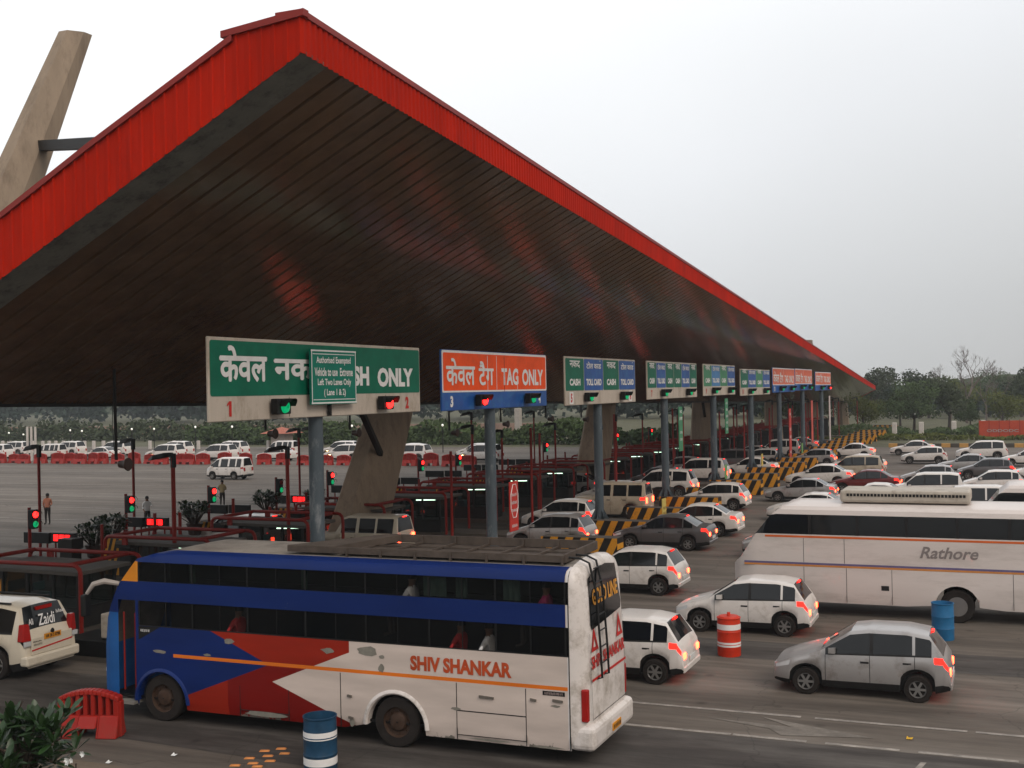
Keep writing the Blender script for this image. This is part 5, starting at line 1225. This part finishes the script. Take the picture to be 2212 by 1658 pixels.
bm0 = barrier_mesh().build('road_barrier', barrier_r, bevel=.02); bm0.location = (-17.66, 19.15, .01); bm0.rotation_euler = (0, 0, R(17)); bm0.scale = (.80, .9, .92)
tag(bm0, 'red slotted plastic barrier standing in front of the bus door', 'road barrier', 'red plastic road barriers')
dup(bm0, (-20.25, 18.3, .01), 'red plastic barrier cut by the left edge', rz=R(70))
bx = [-103.7, -102.1, -100.0, -97.9, -96.2, -95.2, -94.0, -92.1, -90.5, -89.6, -87.7, -85.6, -83.6, -81.4, -79.2, -78.1, -76.5, -74.1, -71.3, -69.3, -66.9, -64.3, -62.0, -59.9, -57.5, -55.0, -52.6, -50.5, -48.2, -46]
rnd = random.Random(3)
for i, x_ in enumerate(bx): dup(bm0, (x_, 99.5 + rnd.uniform(-.6, .6), 0), 'red plastic barrier in the far line across the road, %s from the left' % ORD[i], rz=R(rnd.uniform(-8, 8)), scale=(.92, 1, rnd.uniform(.95, 1.2)))
st = MB().hexa([(-.10, -.055, 0), (.10, -.055, 0), (.10, .055, 0), (-.10, .055, 0), (-.075, -.02, .022), (.075, -.02, .022), (.075, .02, .022), (-.075, .02, .022)]).build('road_stud', stud_m)
sp = [(-13.59, 19.45), (-13.36, 19.68), (-13.34, 19.2), (-13.12, 19.44), (-13.6, 18.96), (-13.12, 18.95), (-13.35, 18.72), (-13.6, 18.5), (-13.16, 18.59)]
lbs = ['leftmost of the top road studs', 'rightmost road stud of the back row', 'road stud in the middle of the cluster', 'road stud at the right end nearest the bus', 'road stud at the left of the cluster', 'road stud right of centre near the drum', 'road stud just below the centre of the cluster', 'lowest left road stud of the cluster', 'lowest right road stud of the cluster']
for i, ((x_, y_), lb) in enumerate(zip(sp, lbs)):
    if i == 0: st.location = (x_, y_, .011); st.rotation_euler = (0, 0, R(20)); tag(st, 'orange ' + lb, 'road stud', 'orange road studs left of the blue drum')
    else: dup(st, (x_, y_, .011), 'orange ' + lb, rz=R(20))
for x_, y_, lb in ((-15.1, 18.6, 'crumpled white paper scrap left of the studs'), (-16.0, 17.8, 'small white paper scrap near the bottom left'), (-1.9, 24.3, 'yellow scrap lying on the white lane line')):
    m_ = mat('scrap_yellow', (.6, .35, .03), .8) if 'yellow' in lb else petal
    mb = MB(); mb.poly([(-.06, -.03, 0), (.05, -.05, .01), (.07, .03, .03), (-.02, .05, .012)]); mb.poly([(-.06, -.03, .001), (-.02, .05, .013), (-.05, .06, .04)])
    q = mb.build('litter', m_); q.location = (x_, y_, .02); tag(q, lb, 'litter')
# foreground frangipani
fg = thing('frangipani_bush', (-16.2, 15.8, 0), 'glossy frangipani bush in the lower left corner', 'bush')
ml, ms = MB(), MB(); rnd = random.Random(21)
for i in range(40):
    a, q = rnd.uniform(0, 6.28), rnd.uniform(.1, 1.0); tip = Vector((-16.2 + q * math.cos(a), 15.85 + q * math.sin(a) * .9, .85 + rnd.uniform(-.75, .50)))
    ms.tube([(-16.2, 15.8, 0), (-16.2 + q * .4 * math.cos(a), 15.8 + q * .4 * math.sin(a), .8), tip], [.035, .028, .02], 6)
    leaves(ml, tip, 15, .42, .02, seed=900 + i, up=1.35, wid=.27, droop=.18)
ms.build('stem', bark, fg); ml.build('foliage', leaf_fg, fg, smooth=True)
fl = thing('white_flowers', (-14.75, 15.6, 0), 'small cluster of white flowers right of the frangipani bush', 'flowers')
mf = MB(); rnd = random.Random(4)
MB().tube([(-14.75, 15.6, 0), (-14.73, 15.6, .8)], .015, 5).build('stem', bark, fl)
for i in range(6):
    c_ = Vector((-14.75 + rnd.uniform(-.14, .14), 15.6 + rnd.uniform(-.1, .1), .84 + rnd.uniform(-.06, .16)))
    for k in range(5):
        t = k * 1.2566 + i; d = Vector((math.cos(t), -.5, math.sin(t))) * .055; s_ = Vector((-math.sin(t), 0, math.cos(t))) * .022
        mf.poly([c_, c_ + d * .5 + s_, c_ + d, c_ + d * .5 - s_])
mf.build('petals', petal, fl)

# ------------------------------------------------------------------ people
def person(loc, label, shirt, trousers, pose='stand', rz=0, scale=1.0, name='person', group=None, seed=1, arms=None):
    J = {'pelvis': (0, 0, .95), 'waist': (0, 0, 1.08), 'chest': (0, .0, 1.32), 'neck': (0, 0, 1.48), 'head': (.0, .01, 1.58), 'crown': (0, .0, 1.70)}
    Rd = {'pelvis': .15, 'waist': .135, 'chest': .165, 'neck': .055, 'head': .088, 'crown': .085}
    E = [('pelvis', 'waist'), ('waist', 'chest'), ('chest', 'neck'), ('neck', 'head'), ('head', 'crown')]
    arms = arms or {'l': ((.24, .02, 1.16), (.20, -.18, 1.02)), 'r': ((-.24, .02, 1.15), (-.22, .08, .92))}
    for s, sg in (('l', 1), ('r', -1)):
        J['sh' + s] = (sg * .18, 0, 1.40); Rd['sh' + s] = .062; J['el' + s], J['wr' + s] = arms[s]; Rd['el' + s] = .046; Rd['wr' + s] = .032
        d = (Vector(J['wr' + s]) - Vector(J['el' + s])).normalized(); hnd = Vector(J['wr' + s]) + d * .07; J['ha' + s] = tuple(hnd); Rd['ha' + s] = .036
        E += [('chest', 'sh' + s), ('sh' + s, 'el' + s), ('el' + s, 'wr' + s), ('wr' + s, 'ha' + s)]
        sd = d.cross(Vector((0, 1, 0))).normalized() if abs(d.y) < .9 else Vector((1, 0, 0))
        for f_ in range(4):
            b = hnd + sd * (.027 - .018 * f_); t_ = b + d * (.075 - .01 * abs(f_ - 1.3)) + Vector((0, -.012, 0)); J['f%d' % f_ + s] = tuple(t_); Rd['f%d' % f_ + s] = .009; E.append(('ha' + s, 'f%d' % f_ + s))
        J['th' + s] = tuple(hnd + sd * .055 + d * .01); Rd['th' + s] = .010; E.append(('ha' + s, 'th' + s))
        if pose == 'stand':
            J['hp' + s] = (sg * .09, 0, .88); J['kn' + s] = (sg * .10, -.02, .48); J['an' + s] = (sg * .11, .02, .08); J['to' + s] = (sg * .13, -.15, .04)
        else:
            J['hp' + s] = (sg * .09, -.05, .92); J['kn' + s] = (sg * .11, -.45, .95); J['an' + s] = (sg * .11, -.45, .52); J['to' + s] = (sg * .12, -.6, .48)
        Rd['hp' + s] = .10; Rd['kn' + s] = .062; Rd['an' + s] = .042; Rd['to' + s] = .038
        E += [('pelvis', 'hp' + s), ('hp' + s, 'kn' + s), ('kn' + s, 'an' + s), ('an' + s, 'to' + s)]
    ks = list(J); ix = {k: i for i, k in enumerate(ks)}
    me = bpy.data.meshes.new('b'); me.from_pydata([J[k] for k in ks], [(ix[a], ix[b]) for a, b in E], []); t = bpy.data.objects.new('b', me); C.objects.link(t)
    md = t.modifiers.new('s', 'SKIN'); md.use_smooth_shade = True
    for i, k in enumerate(ks):
        sv = me.skin_vertices[0].data[i]; r_ = Rd[k]; sv.radius = (r_, r_ * (.72 if k in ('pelvis', 'waist', 'chest') else 1)); sv.use_root = (k == 'pelvis')
    sb = t.modifiers.new('u', 'SUBSURF'); sb.levels = 2; sb.render_levels = 2
    dg = bpy.context.evaluated_depsgraph_get(); m2 = bpy.data.meshes.new_from_object(t.evaluated_get(dg)); bpy.data.objects.remove(t)
    m2.name = 'person'; m2.materials.clear()
    for m_ in (skin_m, shirt, trousers, rubber): m2.materials.append(m_)
    for p in m2.polygons:
        c_ = p.center
        armw = max(abs(c_.x), 0) > .19 and c_.z < 1.22
        hand = min((c_ - Vector(J['wr' + s])).length for s in 'lr') < .13
        if c_.z > 1.47: mi = 0
        elif hand: mi = 0
        elif pose == 'stand' and c_.z < .08: mi = 3
        elif c_.z < .97 and abs(c_.x) < .21: mi = 2
        elif c_.z < .97: mi = 0
        else: mi = 1
        p.material_index = mi; p.use_smooth = True
    # face: brow, nose and mouth pulled out of the head surface
    for v in m2.vertices:
        if v.co.y < -.05 and abs(v.co.x) < .02 and 1.56 < v.co.z < 1.60: v.co.y -= .02
    o = bpy.data.objects.new(name, m2); C.objects.link(o); o.location = loc; o.rotation_euler = (0, 0, rz); o.scale = (scale,) * 3
    tag(o, label, 'person', group)
    hb = MB(); hb.lathe([(.094, 0), (.098, .05), (.085, .10), (.05, .135), (.01, .145)], (0, .015, 1.615), n=14, cap=False); hb.build('hair', hair_m, o, smooth=True, world=False)
    fb = MB()
    for sg in (-1, 1): fb.lathe([(.012, 0), (.008, -.008), (.002, -.01)], (sg * .032, -.082, 1.615), ax='y', n=8); 
    fb.build('eyes', hair_m, o, world=False)
    eb = MB()
    for sg in (-1, 1): eb.lathe([(.022, 0), (.018, sg * .012)], (sg * .088, .01, 1.60), ax='x', n=8)
    eb.build('ears', skin_m, o, world=False)
    return o
shirt_w = mat('white_shirt', (.62, .60, .58), .8, var=.06); shirt_k = mat('khaki_shirt', (.24, .18, .09), .8); trs = mat('dark_trousers', (.03, .025, .022), .8); shirt_o = mat('orange_shirt', (.45, .17, .10), .8); shirt_red = mat('red_shirt', (.35, .02, .02), .8); shirt_pink = mat('magenta_cloth', (.35, .03, .12), .8)
person((-42.4, 50.4, 0), 'person in a white shirt standing by the second signal', shirt_w, trs, rz=R(60), arms={'l': ((.22, -.08, 1.2), (.14, -.38, 1.2)), 'r': ((-.24, -.02, 1.15), (-.24, -.20, 1.0))})
person((-45.5, 61.1, 0), 'person in a khaki shirt with arms folded on the open road', shirt_k, trs, rz=R(200), arms={'l': ((.25, .0, 1.15), (-.02, -.17, 1.12)), 'r': ((-.25, .0, 1.15), (.04, -.19, 1.16))})
person((-49.7, 50.8, 0), 'person in a pale orange shirt behind the leftmost lamp post', shirt_o, trs, rz=R(20))
SEAT = {'l': ((.22, -.14, 1.14), (.10, -.36, 1.12)), 'r': ((-.22, -.14, 1.14), (-.08, -.36, 1.05))}
for x_, z_, sh, lb, zz in ((-10.95, 1.70, shirt_w, 'passenger in white cloth at the upper bus windows', 0), (-8.1, 1.66, shirt_pink, 'passenger in magenta at the rear upper bus window', 60), (-9.9, .84, shirt_red, 'passenger in red reaching out at the lower bus windows', 20), (-9.3, .82, shirt_w, 'passenger in white beside the red clad one in the lower windows', 200), (-15.1, .84, shirt_red, 'passenger in red at the front lower bus windows', 90)):
    person((x_, BY0 + .28, z_), lb, sh, trs, 'sit', rz=R(-90 + zz * .02), arms=SEAT, group='bus passengers')

# ------------------------------------------------------------------ vegetation and far background
def leafcloud(mb, blobs, n, s, seed):
    rd = random.Random(seed); tot = sum(b[3] * b[4] * b[5] for b in blobs)
    for bx_, by_, bz_, rx, ry, rz_ in blobs:
        m_ = int(n * rx * ry * rz_ / tot)
        for _ in range(m_):
            while True:
                p = Vector([rd.uniform(-1, 1) for _ in range(3)])
                if .25 < p.length < 1: break
            p = p * (.75 + .25 * p.length) if rd.random() < .6 else p
            c_ = Vector((bx_ + p.x * rx, by_ + p.y * ry, bz_ + p.z * rz_)); u = Vector([rd.gauss(0, 1) for _ in range(3)]).normalized(); v = u.orthogonal().normalized(); ss = s * rd.uniform(.6, 1.4)
            mb.poly([c_ - u * ss, c_ - v * ss * .6, c_ + u * ss, c_ + v * ss * .6])
def make_tree(loc, h, wd, m, label, seed, n=2600, group='trees beyond the plaza', s=.16):
    o = thing('tree', loc, label, 'tree', group); rd = random.Random(seed); x, y, z = loc; blobs = []
    for i in range(11):
        a = rd.uniform(0, 6.28); q = rd.uniform(0, .36) * wd; r_ = rd.uniform(.14, .26) * wd
        blobs.append((x + q * math.cos(a), y + q * math.sin(a), z + h * rd.uniform(.36, .84), r_, r_, r_ * .75))
    tr = MB(); tr.tube([(x, y, z), (x + .1, y, z + h * .25), (x, y, z + h * .5)], [h * .03, h * .022, h * .014], 7)
    for b in blobs[:7]: tr.tube([(x, y, z + h * .28), tuple((Vector(b[:3]) + Vector((x, y, z + h * .28))) / 2 + Vector((0, 0, -.1))), b[:3]], [h * .014, h * .01, .02], 5)
    tr.build('trunk', bark, o)
    mb = MB(); leafcloud(mb, blobs, n, s * h / 6, seed); mb.build('crown', m, o)
    return o
ta = make_tree((-19.5, 178, 0), 6.2, 8.0, leaf_b, 'olive green round tree right behind the end of the canopy', 1, s=.14)
tb = make_tree((-12.0, 172, 0), 7.4, 8.5, leaf_c, 'broad green tree in the middle of the right tree group', 2, s=.14)
tcx = make_tree((-7.6, 176, 0), 8.2, 8.0, leaf_a, 'dark green tree left of the bare branched trees', 3, s=.14)
TR = [(ta, -0.8, 190, 1.05, 'green spreading tree at the right edge on open grass'), (tcx, 3.2, 196, 1.0, 'dark tree cut by the right edge'),
      (tcx, -24.0, 236, 1.30, 'hazy tall tree peeping over the canopy tip'), (tb, -18.6, 240, 1.28, 'hazy tree with pointed crown right of the canopy tip'), (tcx, -14.2, 244, 1.18, 'hazy grey tree behind the broad green tree'), (ta, -9.0, 240, 1.45, 'hazy grey tree behind the bare trees'), (tb, -3.5, 250, 1.22, 'hazy tree below the bare branches at right'), (tcx, 2.5, 246, 1.25, 'hazy tree at the far right horizon'), (ta, -16.0, 200, 1.05, 'olive tree between the two front trees'), (tb, -5.0, 182, .62, 'low bushy tree in front of the open grass'), (tb, -27.5, 186, .95, 'green tree seen between the far pylons'), (ta, -34, 200, 1.0, 'green tree seen under the canopy beside the upright pylon'), (tcx, -45, 190, .8, 'green tree seen below the lane 7 and 8 sign')]
for i, (b_, x_, y_, s_, lb) in enumerate(TR): dup(b_, (x_, y_, 0), lb, rz=i * 1.3, scale=s_)
def bare(loc, h, label, seed):
    o = thing('bare_tree', loc, label, 'bare tree', 'bare trees on the right horizon'); rd = random.Random(seed); mb = MB(); tw = MB(); x, y, z = loc
    def br(p, d, ln, r_, dep):
        q = p + d * ln; mid = p + d * ln * .5 + Vector((rd.uniform(-1, 1), rd.uniform(-1, 1), 0)) * ln * .06
        (mb if dep < 3 else tw).tube([p, mid, q], [r_, r_ * .8, r_ * .6], 5 if dep < 3 else 3)
        if dep < 6:
            for _ in range(rd.choice((2, 3)) if dep < 4 else 3):
                nd = (d + Vector((rd.uniform(-1, 1), rd.uniform(-1, 1), rd.uniform(-.15, .7))) * .75).normalized(); br(q, nd, ln * rd.uniform(.6, .82), r_ * .62, dep + 1)
    br(Vector((x, y, 0)), Vector((0, 0, 1)), h * .30, h * .022, 0)
    mb.build('trunk', barepale, o); tw.build('twigs', barepale, o); return o
br0 = bare((-6.3, 212, 0), 10.6, 'tallest bare tree standing against the sky at right', 4); br0.scale = (1.2, 1.2, 1.25); br0.location.z = -.2
bare((-3.2, 208, 0), 9.6, 'bare forked tree right of the tallest one', 9); dup(br0, (-9.4, 222, 0), 'pale bare tree left of the tallest one', rz=2, scale=.95); dup(br0, (-1.0, 214, 0), 'low bare tree near the right edge', rz=4, scale=.78)
# hedges and ground cover
def hedge(x0, x1, y0, y1, h, m, n, seed, name='hedge', s=.22):
    mb = MB(); rd = random.Random(seed)
    for _ in range(n):
        x_ = rd.uniform(x0, x1); hh = h * (.75 + .25 * math.sin(x_ * .35 + seed) + .12 * math.sin(x_ * 1.3)); c_ = Vector((x_, rd.uniform(y0, y1), rd.uniform(0, 1) ** .8 * hh)); u = Vector([rd.gauss(0, 1) for _ in range(3)]).normalized(); v = u.orthogonal().normalized(); ss = s * rd.uniform(.6, 1.5)
        mb.poly([c_ - u * ss, c_ - v * ss * .6, c_ + u * ss, c_ + v * ss * .6])
    return tag(mb.build(name, m), kind='stuff', label='loose green growth along the edge of the plaza', cat='shrubs')
hedge(-110, -38, 139, 146, 3.0, leaf_c, 16000, 1, s=.26)['label'] = 'long green hedge behind the far queue at left'
hedge(-22, 30, 160, 166, 1.5, leaf_c, 7000, 2, s=.22)['label'] = 'low green hedge under the trees at right'
hedge(-190, -100, 150, 160, 3.2, leaf_a, 9000, 3, s=.3)['label'] = 'dark hedge at the far left behind the white posts'
hedge(-34, 20, 150, 152, .8, leaf_b, 4000, 5, name='grass', s=.18)['label'] = 'rough grass verge before the hedge at right'
hedge(-38, -24, 150, 170, 1.6, leaf_b, 3500, 6, name='undergrowth', s=.2)['label'] = 'undergrowth seen between the far pylons'
# far-off wood
mb = MB(); rd = random.Random(8)
for i in range(120):
    x_ = -400 + i * 3.7 + rd.uniform(-2, 2); y_ = 245 + rd.uniform(0, 45); hh = rd.uniform(9, 12) if x_ < -60 else rd.uniform(5.5, 8)
    leafcloud(mb, [(x_, y_, hh * .55, 5.5, 4, hh * .5), (x_ + rd.uniform(-3, 3), y_, hh * .8, 3, 3, hh * .22)], 330, .8, i)
tag(mb.build('distant_wood', mat('foliage_far', (.040, .058, .045), .95, var=.4, scale=.2, spec=.0)), kind='stuff', label='far hazy wood closing the view behind the plaza', cat='wood')
mb = MB(); pr = None
for i in range(60):
    x_ = -500 + i * 10; i0 = len(mb.v); hz = 8.5 + 1.6 * math.sin(i * .5) + 1.0 * math.sin(i * 1.3); mb.v += [(x_, 400, -1), (x_, 410, hz), (x_, 470, hz - 1), (x_, 480, -1)]
    if pr is not None:
        for k in range(3): mb.face((pr + k, pr + k + 1, i0 + k + 1, i0 + k))
    pr = i0
tag(mb.build('hills', leaf_a), kind='structure')
wl_ = tag(MB().box(-190, -70, 176, 176.4, 0, 1.7).build('boundary_wall', mat('pink_wall', (.30, .20, .16), .8, var=.2, scale=.3)), 'long low pinkish wall behind the left hedge', 'wall')
# posts along the far road
pw = MB().box(-.18, .18, -.18, .18, 0, 1.15).build('white_post', mat('whitewash', (.55, .50, .46), .8, var=.15), bevel=.03); pw.location = (-133.4, 128, 0)
tag(pw, 'white stone post, leftmost of the far row', 'stone post', 'white posts along the far road')
for i, x_ in enumerate([-132.2, -131.0, -129.6, -127.7, -125.9, -124.7, -123.5, -122.1, -120.7, -119.5, -118.3, -116.7, -115.0, -113.3, -111.5, -107, -103, -99, -94, -88]): dup(pw, (x_, 128, 0), 'white stone post in the far row, %s from the left' % ORD[i + 1])
for i, (x_, y_) in enumerate([(-13.3, 157), (-10.2, 159), (-6.4, 162), (-2.9, 164)]): dup(pw, (x_, y_, 0), 'white stone post before the right hedge, %s from the canopy end' % ORD[i], scale=(1.6, 1.6, 1.7))
def garden_lamp(loc, h, label):
    x, y, z = loc; o = thing('street_lamp', loc, label, 'street lamp', 'small globe lamps in the background')
    MB().tube([(x, y, 0), (x, y, h)], .05, 6).build('pole', dark, o); MB().lathe([(.02, 0), (.10, .05), (.13, .13), (.09, .22), (.02, .25)], (x, y, h), n=12).build('globe', mat('lamp_globe', (.9, .88, .8), .4, emit=(1, .95, .85), estr=.5), o, smooth=True); return o
gl0 = garden_lamp((-11.9, 172, 0), 2.5, 'globe lamp before the right tree group')
for i, (x_, h_) in enumerate(((-126, 2.4), (-123.4, 2.2), (-115.2, 2.7), (-113.2, 2.6), (-104.9, 2.8), (-101.3, 2.8), (-94.8, 3.0), (-89.2, 3.0), (-72, 3.0), (-60, 3.0))): dup(gl0, (x_, 122, 0), 'globe lamp on the far left verge, %s from the left' % ORD[i], scale=(1, 1, h_ / 2.5))
o = thing('kiosk', (-85.9, 128, 0), 'small kiosk with red pyramid roof left of the grey pole', 'kiosk'); MB().box(-86.9, -84.9, 127, 129, 0, 2.1).build('wall', mat('kiosk_wall', (.4, .34, .3), .8), o)
mb = MB(); v_ = [(-87.9, 126, 2.1), (-83.9, 126, 2.1), (-83.9, 130, 2.1), (-87.9, 130, 2.1), (-85.9, 128, 2.9)]; mb.v += v_
for a, b in ((0, 1), (1, 2), (2, 3), (3, 0)): mb.face((a, b, 4))
mb.face((3, 2, 1, 0)); mb.build('roof', mat('red_tile', (.36, .12, .08), .8), o)
for i, x_ in enumerate((-104.1, -103.5, -102.9)):
    if i == 0: q = MB().box(-.09, .09, -.09, .09, 0, 3.9).build('white_mast', mat('whitewash', (.55, .5, .46))); q.location = (x_, 103.5, 0); tag(q, 'tall white mast, left of three standing together at far left', 'mast', 'three white masts'); m0 = q
    else: dup(m0, (x_, 103.5, 0), ('tall white mast, middle of three at far left', 'tall white mast, right of three at far left')[i - 1])
tag(MB().box(-60.9, -60.1, 145.6, 146.4, 0, 4.6).build('concrete_pillar', mat('pale_pillar', (.40, .36, .32), .8), bevel=.05), 'pale concrete pillar standing alone beyond the orange sign', 'pillar')
# red fence board with letters and yellow black kerb at right
fb_ = thing('red_hoarding', (0, 156, 0), 'long red hoarding with pale letters at the right edge', 'hoarding')
MB().box(-3.3, 26, 155.9, 156.0, .1, 2.15).build('panel', mat('hoarding_red', (.45, .06, .025), .7, var=.15, scale=.4), fb_)
mb = MB()
for i in range(26): mb.box(-3.3 + i * 1.15, -3.24 + i * 1.15, 155.86, 155.9, .1, 2.3)
mb.build('rib', red_trim, fb_); text('ODDODC', 'Y', -2.4, 1.2, .75, 1.1, 155.85, mat('dull_letters', (.35, .27, .25), .7), fb_, .03)
MB().box(-3.3, 26, 155.8, 156, 0, .12).build('base', concrete_k, fb_)
kb = MB()
for i in range(40): kb.m = i % 2; kb.box(-12 + i * .9, -11.1 + i * .9, 134.2, 134.6, 0, .42)
tag(kb.build('kerb', [mat('kerb_yellow', (.5, .27, .08), .8), mat('kerb_dark', (.07, .06, .05), .8)]), kind='structure')

# ------------------------------------------------------------------ haze
hz = MB().box(-560, 400, -50, 520, -2, 45).build('haze', bpy.data.materials.new('haze'))
hm = hz.data.materials[0]; hm.use_nodes = True; n = hm.node_tree.nodes; n.remove(n['Principled BSDF'])
pv = n.new('ShaderNodeVolumePrincipled'); pv.inputs['Density'].default_value = .0004; pv.inputs['Color'].default_value = (.80, .84, .88, 1); pv.inputs['Anisotropy'].default_value = .2
hm.node_tree.links.new(pv.outputs[0], n['Material Output'].inputs['Volume'])
tag(hz, kind='stuff', label='thin grey evening haze over the whole plaza', cat='haze')
